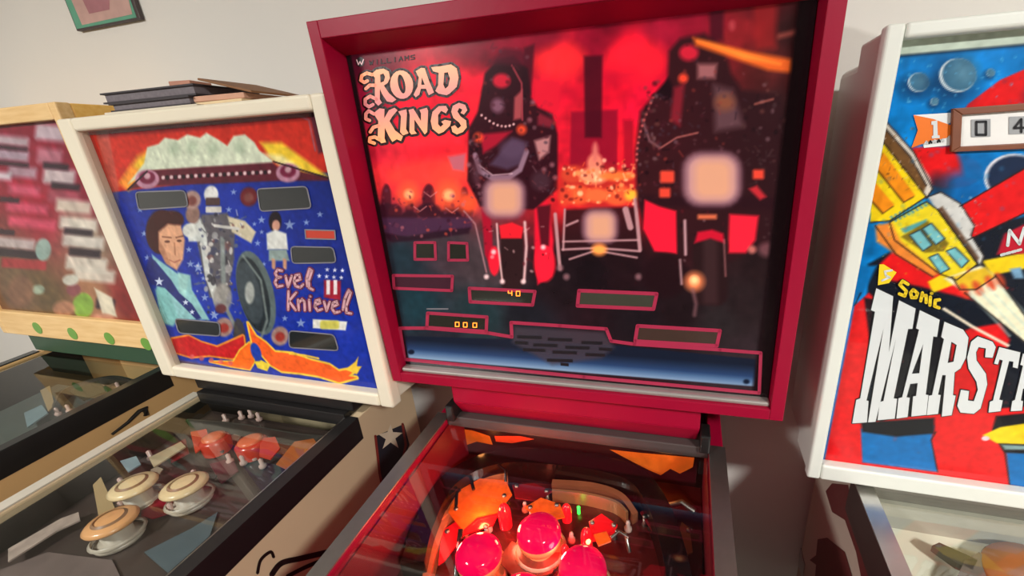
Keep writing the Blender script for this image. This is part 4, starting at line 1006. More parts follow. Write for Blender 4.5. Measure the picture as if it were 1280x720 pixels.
# =================================================================== WHITE MACHINE
root_m = thing('pinball_machine', 'white framed pinball machine with yellow spaceship backglass and MARS lettering', 'pinball machine', (MM.cx, MM.y, 0), MM.yw)
M_WHITE = mat('white_enamel', (214, 216, 207), rough=.4, vary=.03, scale=10, coat=.1)
DM = .018
mb = MB(); frame_boards(mb, MM.hw-.003, MM.h-.004, .02, .02, .02, .02, .10)
head_m = head_obj(MM, root_m, mb, M_WHITE, .004)
MB().box(-MM.hw+.006, MM.hw-.006, .08, .20, .01, MM.h-.026).build('rear_box', M_WHITE, head_m, .012, 3)
mb = MB(); frame_boards(mb, MM.hw, MM.h, .0205, .030, .017, 0, .02)
mb.build('front_frame', M_WHITE, head_m, .004, 3)
pa = Paint(MM, DM, -.332, .332, .028, MM.h-.015, .0017); pa.u = .00115
BL, RD, BK = (6, 116, 190), (214, 24, 28), (18, 18, 26)
pa.C[:] = BL
pa.noise(.10, 11, 5)
pa.poly([(1085, 330), (1140, 300), (1330, 260), (1500, 300), (1500, 520), (1080, 520)], BK, 4, .95)
pa.poly([(1190, 160), (1210, 130), (1250, 100), (1300, 78), (1560, 40), (1560, 130), (1300, 132), (1200, 160)], RD, 2)
pa.ell(1188, 214, 40, 22, RD, 4); pa.poly([(1140, 184), (1196, 182), (1196, 200), (1160, 218), (1142, 206)], RD, 4)
pa.ell(1205, 236, 28, 22, (10, 92, 160), 16, .9); pa.ell(1172, 234, 14, 16, (24, 40, 60), 16, .8)
pa.poly([(1200, 258), (1290, 205), (1560, 60), (1560, 160), (1290, 262), (1210, 300), (1190, 276)], RD, 2.5)
pa.poly([(1196, 190), (1232, 190), (1260, 206), (1236, 230), (1206, 224)], (8, 100, 168), 6, .9)
# ringed dark planet
pa.ell(1268, 222, 38, 30, (206, 206, 214), 2); pa.ell(1270, 223, 36, 28.5, (26, 40, 66), 3)
pa.poly([(1200, 258), (1290, 205), (1560, 60), (1560, 160), (1290, 262), (1210, 300), (1190, 276)], RD, 2.5)
# planets
for (x, y, r) in ((1148, 103, 13), (1197, 94, 23), (1238, 91, 5), (1168, 127, 5), (1316, 112, 18)):
    pa.ell(x-r*.4, y+r*.5, r*1.3, r*1.2, (10, 44, 80), r, .75)
    pa.ell(x, y, r, r*.92, (196, 208, 214), 1.6)
    pa.ell(x+r*.09, y-r*.04, r*.93, r*.87, (52, 98, 128), 1.6); pa.ell(x+r*.34, y-r*.1, r*.56, r*.6, (92, 136, 158), r*.8, .8)
for k in range(60):
    pa.ell(1120+random.random()*240, 70+random.random()*70, 1+random.random(), 1+random.random(), (90, 170, 215), 1.5, .5)
# red and blue fields below
pa.poly([(1100, 330), (1118, 312), (1180, 330), (1260, 360), (1236, 380), (1150, 358), (1110, 350)], RD, 4)
pa.poly([(1066, 334), (1096, 332), (1080, 366), (1064, 380)], (8, 104, 172), 4)
pa.poly([(1068, 382), (1086, 366), (1092, 372), (1076, 520), (1075, 540), (1076, 590), (1030, 580)], RD, 3)
pa.poly([(1062, 526), (1280, 508), (1500, 500), (1500, 660), (1030, 600)], RD, 3)
pa.poly([(1076, 536), (1168, 532), (1164, 550), (1172, 590), (1078, 578)], (8, 102, 172), 3)
pa.poly([(1076, 528), (1168, 522), (1168, 542), (1120, 546), (1078, 540)], BK, 4)
pa.poly([(1246, 520), (1330, 512), (1330, 574), (1256, 566), (1240, 540)], BK, 3)
pa.poly([(1258, 566), (1340, 570), (1340, 620), (1262, 606)], (8, 102, 172), 3)
pa.poly([(1360, 530), (1500, 520), (1500, 640), (1380, 620)], (8, 102, 172), 4)
pa.poly([(1080, 372), (1130, 380), (1140, 420), (1120, 520), (1100, 528)], BK, 3, .9)
pa.poly([(1130, 380), (1246, 440), (1246, 512), (1120, 522)], BK, 3)
pa.poly([(1190, 420), (1214, 410), (1250, 440), (1248, 515), (1184, 520)], (196, 28, 30), 4)
pa.poly([(1215, 410), (1250, 404), (1262, 425), (1258, 436), (1230, 440)], RD, 4)
# spaceship, own drawing: hull, wing bays, windows, flames
YL = (228, 196, 24)
pa.poly([(1106, 150), (1142, 190), (1162, 222), (1166, 236), (1158, 248), (1150, 240), (1104, 172)], (200, 192, 180), 2)
pa.poly([(1104, 158), (1138, 196), (1158, 232), (1154, 242), (1140, 226), (1104, 180)], (104, 72, 40), 3)
pa.poly([(1104, 178), (1158, 246), (1112, 276), (1088, 278), (1088, 256)], YL, 2)
for pts in ([(1104, 190), (1144, 244), (1130, 252), (1096, 210)], [(1094, 228), (1118, 256), (1104, 266), (1088, 248)]):
    pa.poly([(x-1, y+2) for x, y in pts], (60, 34, 20), 2); pa.poly(pts, (224, 132, 24), 1.6)
pa.poly([(1160, 246), (1176, 240), (1200, 254), (1218, 282), (1214, 294), (1230, 320), (1226, 332), (1206, 310), (1170, 262)], (196, 196, 192), 2.5)
pa.poly([(1178, 258), (1224, 322), (1218, 336), (1168, 264)], (92, 66, 50), 3)
pa.poly([(1112, 278), (1158, 252), (1172, 262), (1222, 330), (1196, 350), (1174, 342), (1118, 300)], (222, 200, 36), 2.5)
pa.poly([(1094, 282), (1114, 278), (1126, 302), (1174, 342), (1166, 346), (1120, 318), (1096, 302)], (222, 128, 50), 4)
for k in range(8):
    pa.line([(1114+k*5.4, 271-k*2.7), (1120+k*5.4, 276-k*2.7)], 2.6, (86, 150, 140), 1.6)
pa.poly([(1126, 286), (1158, 274), (1160, 280), (1130, 292)], (80, 150, 150), 3)
pa.poly([(1126, 296), (1160, 276), (1186, 304), (1180, 314), (1156, 316)], (122, 104, 30), 2.5)
for pts in ([(1138, 294), (1150, 288), (1164, 306), (1154, 313)], [(1154, 286), (1164, 280), (1180, 298), (1170, 305)], [(1162, 322), (1172, 318), (1186, 336), (1176, 341)], [(1184, 314), (1194, 310), (1210, 326), (1202, 334)]):
    pa.poly(pts, (30, 44, 50), 1.5, 1, 1.4); pa.poly(pts, (110, 178, 184), 2)
pa.poly([(1160, 352), (1182, 340), (1192, 356), (1166, 366)], YL, 3); pa.poly([(1228, 326), (1290, 314), (1330, 322), (1290, 334), (1240, 344)], YL, 3)
pa.poly([(1180, 348), (1226, 332), (1244, 344), (1300, 420), (1296, 440), (1206, 366)], (226, 222, 190), 3)
pa.poly([(1190, 346), (1232, 334), (1244, 346), (1220, 362), (1200, 362)], (214, 176, 40), 4)
for (x, y) in ((1206, 364), (1222, 360), (1238, 354), (1250, 350)): pa.ell(x, y, 5, 10, (204, 70, 40), 5, .9, -30)
for k in range(4): pa.line([(1212+k*12, 366-k*3), (1262+k*14, 420-k*2)], 2, (176, 200, 190), 3, .7)
pa.poly([(1262, 336), (1276, 334), (1280, 348), (1268, 348)], (110, 150, 180), 3)
for pts in ([(1104, 178), (1158, 246), (1112, 276), (1088, 278)], [(1160, 246), (1176, 240), (1200, 254), (1218, 282), (1214, 294), (1230, 320), (1226, 332)], [(1112, 278), (1158, 252), (1172, 262), (1222, 330), (1196, 350), (1174, 342), (1118, 300), (1112, 278)], [(1104, 158), (1138, 196), (1158, 232)], [(1106, 150), (1142, 190), (1166, 236), (1158, 248)], [(1094, 282), (1120, 318), (1166, 346)], [(1200, 258), (1290, 205), (1400, 145)], [(1210, 300), (1290, 262), (1400, 220)], [(1172, 262), (1222, 330)], [(1190, 346), (1200, 362), (1220, 362), (1244, 346)], [(1206, 366), (1296, 440)], [(1244, 344), (1300, 420)], [(1076, 366), (1068, 382)], [(1170, 540), (1164, 550), (1172, 590)], [(1246, 520), (1240, 540), (1256, 566), (1262, 606)]):
    pa.line(pts, 1.6, (28, 20, 20), 1.4, .9)
pa.clutter(70, 1106, 1160, 160, 240, [(150, 110, 70), (70, 44, 28), (210, 200, 186)], .6, 1.4, .6, 1.5, .2)
pa.clutter(60, 1165, 1228, 244, 330, [(226, 222, 216), (150, 140, 130), (110, 120, 130)], .6, 1.6, .55, 1.5, .2)
pa.clutter(110, 1070, 1420, 80, 320, [(60, 150, 205), (6, 70, 130), (20, 130, 200)], .8, 3.2, .25, 3, .1)
pa.clutter(60, 1080, 1420, 320, 600, [(236, 60, 50), (170, 16, 22), (200, 30, 30)], .8, 3.0, .25, 3, .1)
pa.clutter(40, 1096, 1190, 280, 345, [(240, 220, 80), (180, 140, 20), (200, 110, 40)], .6, 1.8, .5, 1.5, .4)
pa.line([(1180, 386), (1215, 408), (1260, 432)], 3, (226, 214, 190), 2)
pa.poly([(1246, 318), (1256, 292), (1290, 276), (1330, 270), (1330, 316)], (176, 24, 44), 3)
# yellow dart at the bottom
pa.poly([(1228, 544), (1250, 534), (1290, 528), (1360, 532), (1300, 556), (1246, 554)], YL, 2.5); pa.ell(1232, 548, 5, 3, (220, 190, 200), 2)
pa.poly([(1252, 556), (1300, 558), (1330, 556), (1310, 562), (1256, 562)], (120, 150, 150), 3)
pa.poly([(-.34, .6455), (.34, .6455), (.34, .70), (-.34, .70)], (16, 40, 60), 3, 1, raw=True)
pa.poly([(-.34, .648), (.34, .648), (.34, .70), (-.34, .70)], (186, 200, 184), 2, 1, raw=True)
pa.noise(.03, 4, 9)
pa.build('backglass', print_mat('backglass_print_bright', 0.0, coat=.3), head_m)
g1, g2, g3, g4 = glass_fn(MM, DM, .0007), glass_fn(MM, DM, .0013), glass_fn(MM, DM, .0019), glass_fn(MM, DM, .0025)
M_LW = mat('white_print', (204, 208, 208), rough=.35, vary=.03); M_LK = mat('black_print', (20, 20, 26), rough=.35); M_LY = mat('yellow_print', (230, 198, 30), rough=.35)
c = cr(1040, 300, 3.0)
MARS = [
 [[(165, 180), (228, 210), (212, 420), (250, 225), (312, 256), (300, 332), (284, 332), (230, 592), (243, 594), (234, 668), (170, 674), (178, 606), (192, 602), (238, 370), (162, 680), (134, 682), (192, 330), (128, 600), (136, 602), (130, 682), (75, 686), (90, 598), (105, 592), (160, 268), (145, 262)]],
 [[(328, 262), (402, 298), (392, 362), (378, 360), (350, 578), (360, 580), (352, 654), (296, 660), (303, 585), (314, 583), (320, 535), (292, 538), (278, 588), (290, 590), (282, 662), (240, 668), (248, 592), (262, 588), (325, 335), (314, 330)], [(340, 390), (298, 500), (326, 498)]],
 [[(420, 305), (490, 335), (510, 365), (500, 440), (480, 480), (458, 495), (452, 580), (462, 582), (447, 655), (410, 660), (425, 505), (412, 505), (396, 578), (406, 580), (396, 650), (354, 655), (362, 582), (374, 580), (418, 370), (408, 362)], [(446, 380), (432, 460), (454, 455), (466, 392)]],
 [[(545, 360), (600, 380), (612, 400), (600, 440), (572, 438), (575, 405), (548, 400), (538, 420), (540, 450), (575, 500), (580, 540), (555, 630), (530, 650), (480, 645), (468, 620), (482, 560), (512, 565), (508, 600), (530, 603), (545, 560), (540, 530), (510, 480), (505, 440), (520, 380)]],
 [[(625, 400), (704, 420), (694, 480), (676, 475), (678, 455), (662, 452), (625, 597), (638, 600), (630, 640), (585, 645), (590, 605), (602, 600), (638, 450), (626, 446), (620, 465), (606, 462)]],
 [[(714, 424), (760, 440), (774, 466), (766, 520), (746, 545), (750, 600), (758, 602), (754, 635), (724, 638), (722, 556), (714, 556), (706, 600), (714, 603), (710, 638), (668, 640), (674, 602), (684, 598), (714, 470), (704, 466)], [(730, 478), (720, 525), (738, 524), (746, 484)]],
 [[(786, 446), (842, 462), (836, 504), (820, 500), (822, 486), (806, 482), (798, 520), (812, 522), (808, 550), (792, 546), (784, 602), (806, 602), (810, 576), (824, 578), (816, 632), (760, 636), (764, 602), (772, 600), (792, 484), (782, 480)]],
 [[(852, 464), (884, 472), (876, 520), (902, 478), (922, 484), (896, 536), (906, 596), (914, 598), (908, 628), (884, 630), (876, 560), (866, 574), (862, 598), (870, 600), (864, 630), (826, 632), (832, 602), (842, 600), (858, 500), (848, 496)]],
]
mb = MB()
for L in MARS:
    for l in L: mb.ribbon(c(l), 2.4, g1, 1, True)
    mb.flat([c(l) for l in L], g2, 0)
mb.build('title_lettering', [M_LW, M_LK], head_m)
SON = [[(282, 164), (262, 152), (252, 166), (276, 190), (270, 208), (250, 200)], [(302, 184), (292, 196), (296, 214), (312, 214), (318, 198), (302, 184)], [(330, 226), (336, 196)], [(334, 206), (350, 206), (350, 232)], [(366, 212), (364, 242)], [(370, 198), (371, 198)], [(400, 222), (384, 224), (382, 246), (398, 252)]]
mb = MB()
for l in SON: mb.ribbon(c(l), 5.8, g3, 1)
for l in SON: mb.ribbon(c(l), 4.0, g4, 0)
mb.build('maker_lettering', [M_LY, M_LK], head_m)
mb = MB(); mb.flat([c([(176, 90), (192, 90), (240, 120), (212, 160), (170, 168)])], g3, 0)
mb.ribbon(c([(222, 112), (196, 116), (200, 132), (214, 138), (186, 150)]), 2.6, g4, 1)
mb.build('maker_mark', [M_LY, M_LW], head_m)
# player flag with its 1, framed score reel window
c2 = cr(1060, 120, 3.273)
mb = MB(); mb.flat([c2([(268, 78), (400, 70), (440, 68), (440, 96), (400, 120), (430, 200), (310, 212)])], g1, 2)
mb.flat([c2([(266, 78), (346, 94), (448, 130), (400, 172), (340, 182), (258, 212), (284, 140)])], g2, 0)
mb.flat([c2([(338, 104), (362, 100), (364, 160), (372, 162), (372, 172), (340, 174), (340, 164), (346, 162), (346, 118), (338, 118)])], g3, 1)
for k in range(5): mb.ribbon(c2([(312+k*17, 196-k*2.4), (318+k*17, 186-k*2.4), (322+k*17, 194-k*2.4)]), 2.2, g3, 3 if k % 2 else 1)
mb.build('player_flag', [mat('orange_print', (226, 112, 26), rough=.35), M_LW, mat('pale_print', (220, 222, 220), rough=.4), M_LK], head_m)
M_WOODF = mat('brown_window_frame', (116, 62, 34), rough=.45, vary=.2, scale=60)
outerq = [(1190, 142), (1205, 132), (1400, 118), (1400, 182), (1190, 190)]
oq = [MM.head(x, y, DM) for x, y in ((1188, 136), (1420, 119), (1420, 180), (1186, 190))]
iq = [MM.head(x, y, DM) for x, y in ((1200, 144), (1412, 128), (1412, 172), (1198, 183))]
mb = MB()
for i in range(4):
    j = (i+1) % 4
    lo = [oq[i], oq[j], iq[j], iq[i]]
    mb.hexa([(p[0], DM-.0005, p[1]) for p in lo], [(p[0], DM-.006, p[1]) for p in lo])
win = mb.build('score_window', M_WOODF, head_m, .001)
mb = MB().flat([iq], lambda a, b: (a, DM-.0012, b), 0); 
def dig(px, py, w, h, segs, mi=1):
    for l in segs: mb.ribbon([(px+a*w, py+b_*h) for a, b_ in l], 3.0, g4, mi)
ghost = lambda cx, cy, w, h: mb.flat([[(cx-w, cy-h), (cx+w, cy-h-.8), (cx+w, cy+h-.8), (cx-w, cy+h)]], g3, 2)
for (x, y) in ((1225, 160.5), (1272, 157), (1318, 154), (1364, 151)): ghost(x, y, 12, 11)
dig(1225, 160.5, 6, 8, [[(-1, -1), (1, -1.05), (1, 1), (-1, 1), (-1, -1)]])
dig(1272, 157, 6, 8, [[(.5, 1), (.5, -1), (-1, .4), (1, .35)]])
dig(1318, 154, 6, 8, [[(-1, -1), (1, -1.05), (1, 1), (-1, 1), (-1, -1)]])
dig(1364, 151, 6, 8, [[(-1, -1), (1, -1.05), (1, 1), (-1, 1), (-1, -1)]])
mb.build('score_reels', [mat('reel_face', (226, 224, 220), rough=.4), M_LK, mat('reel_grey', (150, 152, 154), rough=.4)], head_m)
mb = MB(); mb.ribbon(c2([(652, 610), (660, 550), (700, 604), (720, 540)]), 4.2, g1, 0)
for k in range(4): mb.ribbon(c2([(626+k*22, 650-k*6), (640+k*22, 646-k*6)]), 3.4, g1, 0)
mb.build('caption_lettering', M_LW, head_m)

DXM, HWM, RWM = 0.0, .268, .024
ZRM = EYE-.572
M_SIDEM = mat('beige_cabinet_paint', (190, 178, 160), rough=.55, vary=.06, scale=8)
cab_m = cabinet(root_m, DXM, HWM, RWM, ZRM, .21, -1.12, M_SIDEM, M_SIDEM)
side_rails(root_m, DXM, HWM, RWM, ZRM, .03, -1.12, M_CHROME, mat('dark_brown_rail', (58, 44, 40), rough=.45), .075)
cover_glass(root_m, DXM, HWM-RWM, ZRM, .03, -1.09)
lockdown_bar(root_m, DXM, HWM, ZRM, -1.12, M_CHROME)
front_fittings(root_m, DXM, -1.12, .70, M_DULL, M_CHROME)
leg_set(root_m, DXM, HWM, -1.12, .21, .64, M_CHROME, M_FOOT)
MB().box(DXM-HWM+.01, DXM+HWM-.01, .035, .19, ZRM+.004, MM.z0+.002).build('neck', mat('dark_neck', (70, 60, 54), rough=.5), root_m, .003)
MB().box(DXM-HWM+RWM, DXM+HWM-RWM, .02, .04, ZRM-.03, ZRM+.004).build('glass_channel', mat('grey_channel', (120, 114, 106), rough=.5), root_m, .002)
ZPM = EYE-.655
playfield(root_m, DXM, HWM-RWM-.003, ZPM, .035, -1.05, mat('ivory_playfield', (240, 232, 212), rough=.4, vary=.05, scale=14, coat=.3))
MB().box(DXM-.24, DXM+.24, .012, .024, ZPM, ZRM-.03).build('rear_panel', mat('grey_rear_panel', (176, 170, 156), rough=.5), root_m)
def pm(px, py, h=0.0): return MM.on_plane(px, py, ZPM, PSL, h)
def pmz(x, y, h=0.0): return ZPM+PSL*y+h
def plastic_m(pts, h, material, name='playfield_plastic', th=.003):
    P = [pm(x, y, h) for x, y in pts]
    return MB().prism([(q.x, q.y) for q in P], lambda a, b, t: (a, b, pmz(a, b, h)+t), -th, 0).build(name, material, root_m)
plastic_m([(1165, 682), (1174, 678), (1210, 694), (1222, 700), (1216, 712), (1196, 704)], .03, mat('olive_dark_plastic', (78, 70, 54), rough=.35), 'lane_flap', .012)
plastic_m([(1206, 700), (1224, 690), (1246, 708), (1240, 740), (1200, 740), (1194, 726)], .03, mat('grey_brown_plastic', (120, 104, 92), rough=.3, vary=.3), 'bracket', .008)
q = pm(1310, 730, .035); o_ = (q.x, q.y, pmz(q.x, q.y)); r = .072
e = MB().lathe([(0, 0), (r*.8, 0), (r*.8, .006), (r*.6, .010), (r*.6, .026), (0, .026)], 28, o_).build('pop_bumper', M_BODY, root_m)
MB().lathe([(r*.3, .024), (r*.97, .026), (r, .030), (r*.97, .034), (r*.6, .040), (0, .042)], 36, o_).build('bumper_cap', mat('brown_bumper_cap', (186, 112, 52), rough=.25, coat=.6, vary=.2), e)
for (x, y) in ((1161, 651), (1270, 662), (1242, 708)):
    q = pm(x, y, .01); MB().lathe([(.003, 0), (.005, .004), (.004, .010), (0, .013)], 10, (q.x, q.y, pmz(q.x, q.y))).build('post', M_DULL, root_m)
# side decals: dark red sweep and stepped patch
XM = DXM-HWM-.0012
def ms(a, b): q = MM.on_side(a, b, XM); return (XM, q.y, q.z)
mb = MB(); mb.flat([[(1032, 614), (1040, 604), (1060, 606), (1066, 640), (1082, 690), (1088, 730), (1078, 730), (1070, 690), (1056, 650), (1040, 640)]], ms)
mb.flat([[(1022, 674), (1034, 672), (1056, 690), (1068, 730), (1018, 730), (1020, 706), (1012, 700), (1020, 694)]], ms)
mb.build('side_decal', mat('decal_maroon', (96, 40, 38), rough=.5), cab_m)

# =================================================================== WOODEN MACHINE
root_w = thing('pinball_machine', 'light wooden pinball machine with three green dots below its maroon backglass', 'pinball machine', (MW.cx, MW.y, 0), MW.yw)
def wood_mat(name, c0, c1, rough=.5):
    m = bpy.data.materials.new(name); m.use_nodes = True; nt = m.node_tree; b = nt.nodes['Principled BSDF']
    tc = nt.nodes.new('ShaderNodeTexCoord'); mp = nt.nodes.new('ShaderNodeMapping'); mp.inputs['Scale'].default_value = (3, 30, 30)
    nz = nt.nodes.new('ShaderNodeTexNoise'); nz.inputs['Scale'].default_value = 3; nz.inputs['Detail'].default_value = 6
    rp = nt.nodes.new('ShaderNodeValToRGB'); rp.color_ramp.elements[0].color = lin(c0); rp.color_ramp.elements[1].color = lin(c1)
    rp.color_ramp.elements[0].position = .3; rp.color_ramp.elements[1].position = .7
    nt.links.new(tc.outputs['Object'], mp.inputs[0]); nt.links.new(mp.outputs[0], nz.inputs['Vector']); nt.links.new(nz.outputs['Fac'], rp.inputs[0]); nt.links.new(rp.outputs[0], b.inputs['Base Color'])
    b.inputs['Roughness'].default_value = rough
    return m
M_PINE = wood_mat('pine_wood', (214, 172, 112), (232, 196, 140))
M_HONEY = wood_mat('honey_wood', (236, 180, 84), (246, 200, 110))
mb = MB(); frame_boards(mb, MW.hw-.001, MW.h-.001, .02, .02, .02, .026, .20)
mb.box(-MW.hw+.02, MW.hw-.02, .185, .20, .02, MW.h-.02)
head_w = head_obj(MW, root_w, mb, M_HONEY, .003)
mb = MB(); frame_boards(mb, MW.hw, MW.h, .024, .074, .034, 0, .026)
ff = mb.build('front_frame', M_PINE, head_w, .003)
mb = MB()
DW = .014
for (x, y) in ((47, 410), (91, 417), (137, 423), (183, 430)):
    qx, qz = MW.head(x, y, 0)
    MB().prism([(qx+.018*math.cos(t*math.pi/10), qz+.018*math.sin(t*math.pi/10)) for t in range(20)], lambda a, b, t: (a, t, b), -.0012, .002).build('green_dot', mat('green_dot_paint', (104, 150, 62), rough=.4), head_w)
pa = Paint(MW, DW, -MW.hw+.022, MW.hw-.022, .072, MW.h-.032, .003); pa.u = .003
pa.field([(0, 180, (120, 24, 44)), (40, 250, (150, 20, 44)), (90, 230, (130, 24, 46)), (20, 350, (104, 80, 56)), (60, 370, (92, 72, 44)), (120, 370, (150, 104, 74)), (110, 300, (130, 110, 90)), (160, 380, (120, 30, 30)), (-60, 250, (130, 24, 44)), (-60, 350, (110, 80, 56))], 3)
GR = (184, 176, 180)
for (x, y, w, h, c_) in ((14, 176, 22, 6, GR), (14, 194, 22, 7, (170, 160, 172)), (28, 215, 18, 7, (160, 140, 150)), (4, 220, 10, 5, (200, 200, 205)), (30, 238, 20, 6, (190, 80, 104)), (34, 260, 26, 6, (196, 74, 100)), (40, 279, 30, 6, (196, 70, 96)), (16, 304, 28, 7, (182, 172, 170)), (64, 166, 20, 10, (186, 180, 186)), (62, 196, 16, 10, (170, 110, 124)), (74, 221, 20, 10, (196, 192, 190)), (80, 246, 20, 8, (150, 70, 84)), (92, 258, 22, 8, (206, 200, 180)), (98, 280, 24, 8, (206, 200, 186)), (104, 302, 26, 8, (206, 200, 190)), (108, 330, 26, 9, (206, 200, 186)), (118, 344, 26, 8, (196, 190, 176))):
    pa.rrect(x, y, w, h, c_, .3, 5, .85, 6)
for (x, y, w, h) in ((14, 185, 20, 2.5), (16, 205, 20, 2.5), (70, 208, 16, 4), (82, 233, 18, 4), (98, 290, 18, 4), (106, 316, 20, 5), (24, 317, 26, 5), (12, 250, 12, 3), (132, 380, 12, 7), (6, 290, 12, 3)):
    pa.rrect(x, y, w, h, (36, 26, 36), .4, 3.5, .9, 6)
pa.rrect(30, 330, 28, 6, (160, 44, 50), .3, 3, .9, 4)
pa.ell(54, 312, 10, 14, (140, 170, 160), 3, .9); pa.ell(48, 362, 8, 6, (150, 170, 150), 3, .8)
pa.ell(104, 382, 13, 16, (124, 160, 60), 3); pa.ell(92, 362, 9, 8, (120, 60, 70), 3, .8); pa.poly([(118, 360), (140, 372), (146, 396), (128, 392)], (206, 196, 172), 3)
pa.ell(88, 350, 10, 7, (190, 190, 176), 3, .9); pa.ell(80, 386, 14, 10, (176, 120, 92), 4, .8); pa.ell(128, 398, 14, 6, (196, 140, 116), 4, .8)
pa.ell(26, 364, 16, 20, (124, 84, 64), 5, .7)
for k in range(4): pa.rrect(-30-k*22, 190+k*40, 16, 9, GR, .3, 3, .9, 6)
pa.noise(.06, 6, 4)
pa.build('backglass', print_mat('backglass_print_wood', 0.0, coat=.1), head_w)
DXW, HWW, RWW = 0.0, .288, .024
ZRW = EYE-.522
M_TANW = mat('tan_wood_side', (206, 166, 112), rough=.5, vary=.08, scale=10)
cab_w = cabinet(root_w, DXW, HWW, RWW, ZRW, .20, -1.12, M_TANW, M_BLACK)
side_rails(root_w, DXW, HWW, RWW, ZRW, .02, -1.12, mat('black_rail_top', (34, 36, 36), rough=.3, coat=.3), M_BLACK, .058)
cover_glass(root_w, DXW, HWW-RWW, ZRW, .02, -1.09)
lockdown_bar(root_w, DXW, HWW, ZRW, -1.12, M_CHROME)
front_fittings(root_w, DXW, -1.12, .70, M_BLACK, M_CHROME)
leg_set(root_w, DXW, HWW, -1.12, .20, .64, M_CHROME, M_FOOT)
M_GRN = mat('dark_green_paint', (44, 72, 50), rough=.45)
MB().box(-HWW+.005, HWW-.005, .022, .19, ZRW+.003, MW.z0+.004).build('neck', M_GRN, root_w, .003)
ZPW = EYE-.64
playfield(root_w, DXW, HWW-RWW-.003, ZPW, .02, -1.05, mat('grey_green_playfield', (88, 96, 92), rough=.4, vary=.5, scale=8, coat=.4))
def pw(px, py, h=0.0): return MW.on_plane(px, py, ZPW, PSL, h)
def pwz(x, y, h=0.0): return ZPW+PSL*y+h
def plastic_w(pts, h, material, name='playfield_plastic'):
    P = [pw(x, y, h) for x, y in pts]
    return MB().prism([(q.x, q.y) for q in P], lambda a, b, t: (a, b, pwz(a, b, h)+t), -.004, 0).build(name, material, root_w)
plastic_w([(50, 488), (62, 482), (68, 506), (60, 514)], .03, mat('tan_plastic', (176, 148, 108)))
plastic_w([(86, 488), (122, 476), (134, 488), (104, 500)], .03, mat('dark_olive_plastic', (70, 74, 62), rough=.3, vary=.3))
plastic_w([(30, 516), (52, 506), (60, 516), (34, 534)], .02, mat('bluegrey_plastic', (130, 152, 160)))
plastic_w([(116, 486), (146, 478), (154, 486), (130, 498)], .012, mat('brown_insert', (120, 92, 70), rough=.3))
strip(smooth([pw(x, y, .03) for x, y in ((66, 508), (76, 490), (100, 478), (140, 470), (170, 476))]), 0, .03, .006, pwz).build('lane_guide', M_DULL, root_w)
for (x, y) in ((70, 512), (100, 486), (84, 508), (146, 480)):
    q = pw(x, y, .02); MB().lathe([(.004, 0), (.0075, .003), (.0075, .009), (.004, .012), (.0045, .024), (0, .027)], 10, (q.x, q.y, pwz(q.x, q.y))).build('post', mat('clear_post', (205, 170, 160)), root_w)
# black hooked latch on the wooden side
XW = DXW+HWW
P = [MW.on_side(x, y, XW+.004) for x, y in ((140, 543), (160, 528), (174, 514), (181, 511), (183, 519))]
MB().tube([(XW+.004, p.y, p.z) for p in P], [.003, .004, .005, .008, .006], 10).build('side_latch', M_BLACK, cab_w)

# =================================================================== papers on the cream machine, picture on the wall
ZT = ME.z0+ME.h                               # top of the cream head
def top_pt(px, py, y):                        # on the upright plane at world y
    R = ray(px, py); return EYEV+R*(y/R.y)
def slab(name, px0, px1, y0, y1, z, th, material, rz, label, cat, tilt=0.0, group=None):
    x0 = top_pt(*px0, y0).x; x1 = top_pt(*px1, y0).x
    mb = MB().box(-(x1-x0)/2, (x1-x0)/2, -(y1-y0)/2, (y1-y0)/2, 0, th)
    o = mb.build(name, material, None, min(.0015, th*.3))
    o.location = ((x0+x1)/2, (y0+y1)/2, z); o.rotation_euler = (0, tilt, rz)
    return tag(o, label, cat, group)
zt = ZT+.0005
slab('paper_pad', (128, 137), (245, 128), .655, .80, zt, .006, mat('pale_paper', (206, 196, 176), rough=.8), .0, 'pale paper pad lying under the black folders', 'paper')
def folder(px0, px1, y0, y1, z, th, rz, label):
    x0 = top_pt(*px0, y0).x; x1 = top_pt(*px1, y0).x; w = x1-x0
    t = thing('folder', label, 'folder', ((x0+x1)/2, (y0+y1)/2, z), rz); t['group'] = 'black folders on the cream machine'
    d = (y1-y0)/2
    M_F = mat('black_card', (52, 46, 50), rough=.5, vary=.1)
    MB().box(-w/2, w/2, -d, d, 0, .003).build('back_cover', M_F, t)
    MB().box(-w/2+.006, w/2-.006, -d+.004, d-.004, .003, th-.003).build('sheets', mat('grey_sheets', (112, 104, 108), rough=.8, vary=.3, scale=150), t)
    MB().box(-w/2, w/2, -d, d, th-.003, th).build('front_cover', M_F, t)
    return t
folder((137, 135), (236, 122), .660, .80, zt+.0062, .016, .0, 'black folder with a pale page edge, lower of the two folders')
folder((126, 118), (240, 110), .665, .81, zt+.0226, .020, .02, 'black folder on top of another black folder')
slab('envelope', (236, 125), (300, 118), .670, .79, zt, .010, mat('manila_paper', (226, 200, 156), rough=.75), .0, 'cream manila envelope beside the black folders', 'envelope')
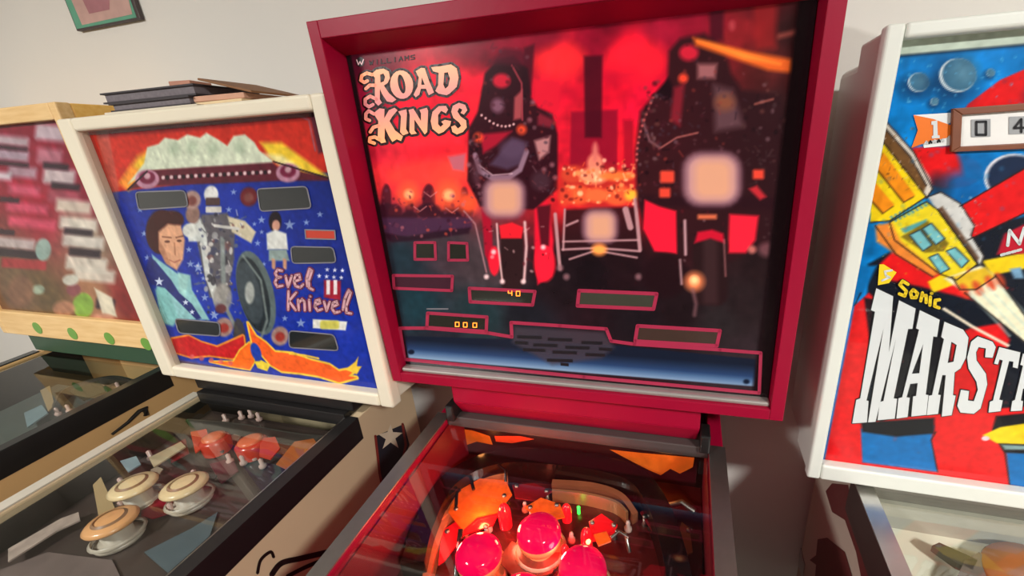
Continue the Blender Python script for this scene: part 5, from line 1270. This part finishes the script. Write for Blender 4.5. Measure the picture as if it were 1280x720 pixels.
slab('booklet', (240, 118), (300, 116), .672, .79, zt+.0105, .010, mat('pinkish_paper', (200, 152, 126), rough=.75), .06, 'pinkish brown booklet under the tilted brown card', 'booklet')
o = slab('card_sheet', (247, 104), (316, 120), .672, .79, zt+.0325, .004, mat('brown_card', (128, 86, 52), rough=.7), .0, 'thin brown card sloping down over the booklet', 'card', math.radians(14))
slab('wooden_block', (209, 99), (230, 97), .69, .74, zt+.0427, .012, mat('reddish_wood_block', (176, 120, 96), rough=.6, vary=.2), .2, 'small reddish brown block lying on the upper black folder', 'block')

# unframed print high on the wall
q0, q1, q2 = top_pt(103, 40, WALL_Y), top_pt(182, 25, WALL_Y), top_pt(96, 4, WALL_Y)
cxp = (q0.x+q1.x)/2
wv = (q1-q0).length; hv = wv*1.25; ang = math.atan2(q1.z-q0.z, q1.x-q0.x)
pic = thing('wall_picture', 'small green and pink picture with dark edge hanging on the pale wall', 'picture', (q0.x, WALL_Y-.011, q0.z), 0)
pic.rotation_euler = (0, -ang, 0)
MB().box(0, wv, 0, .010, 0, hv).build('panel', mat('picture_edge', (74, 62, 62), rough=.5), pic, .001)
mb = MB()
mb.add([(.004, -.0006, .004), (wv-.010, -.0006, .004), (wv-.010, -.0006, hv-.004), (.004, -.0006, hv-.004)], [(0, 1, 2, 3)], 0)
mb.flat([[(.03, .010), (wv-.02, .012), (wv-.012, .06), (wv*.8, .105), (wv*.62, .098), (wv*.45, .11), (wv*.25, .10), (.026, .07)]], lambda a, b: (a, -.0010, b), 1)
mb.flat([[(wv*.30, .03), (wv*.62, .03), (wv*.7, .06), (wv*.5, .075), (wv*.28, .06)]], lambda a, b: (a, -.0014, b), 2)
mb.flat([arc(wv*.58, .07, .018, .016)], lambda a, b: (a, -.0018, b), 3)
mb.build('picture_print', [mat('print_green', (96, 160, 132), rough=.5, vary=.2), mat('print_pink', (196, 158, 148), rough=.5, vary=.2), mat('print_rose', (168, 112, 118), rough=.5, vary=.2), mat('print_cream', (224, 206, 192), rough=.5)], pic)
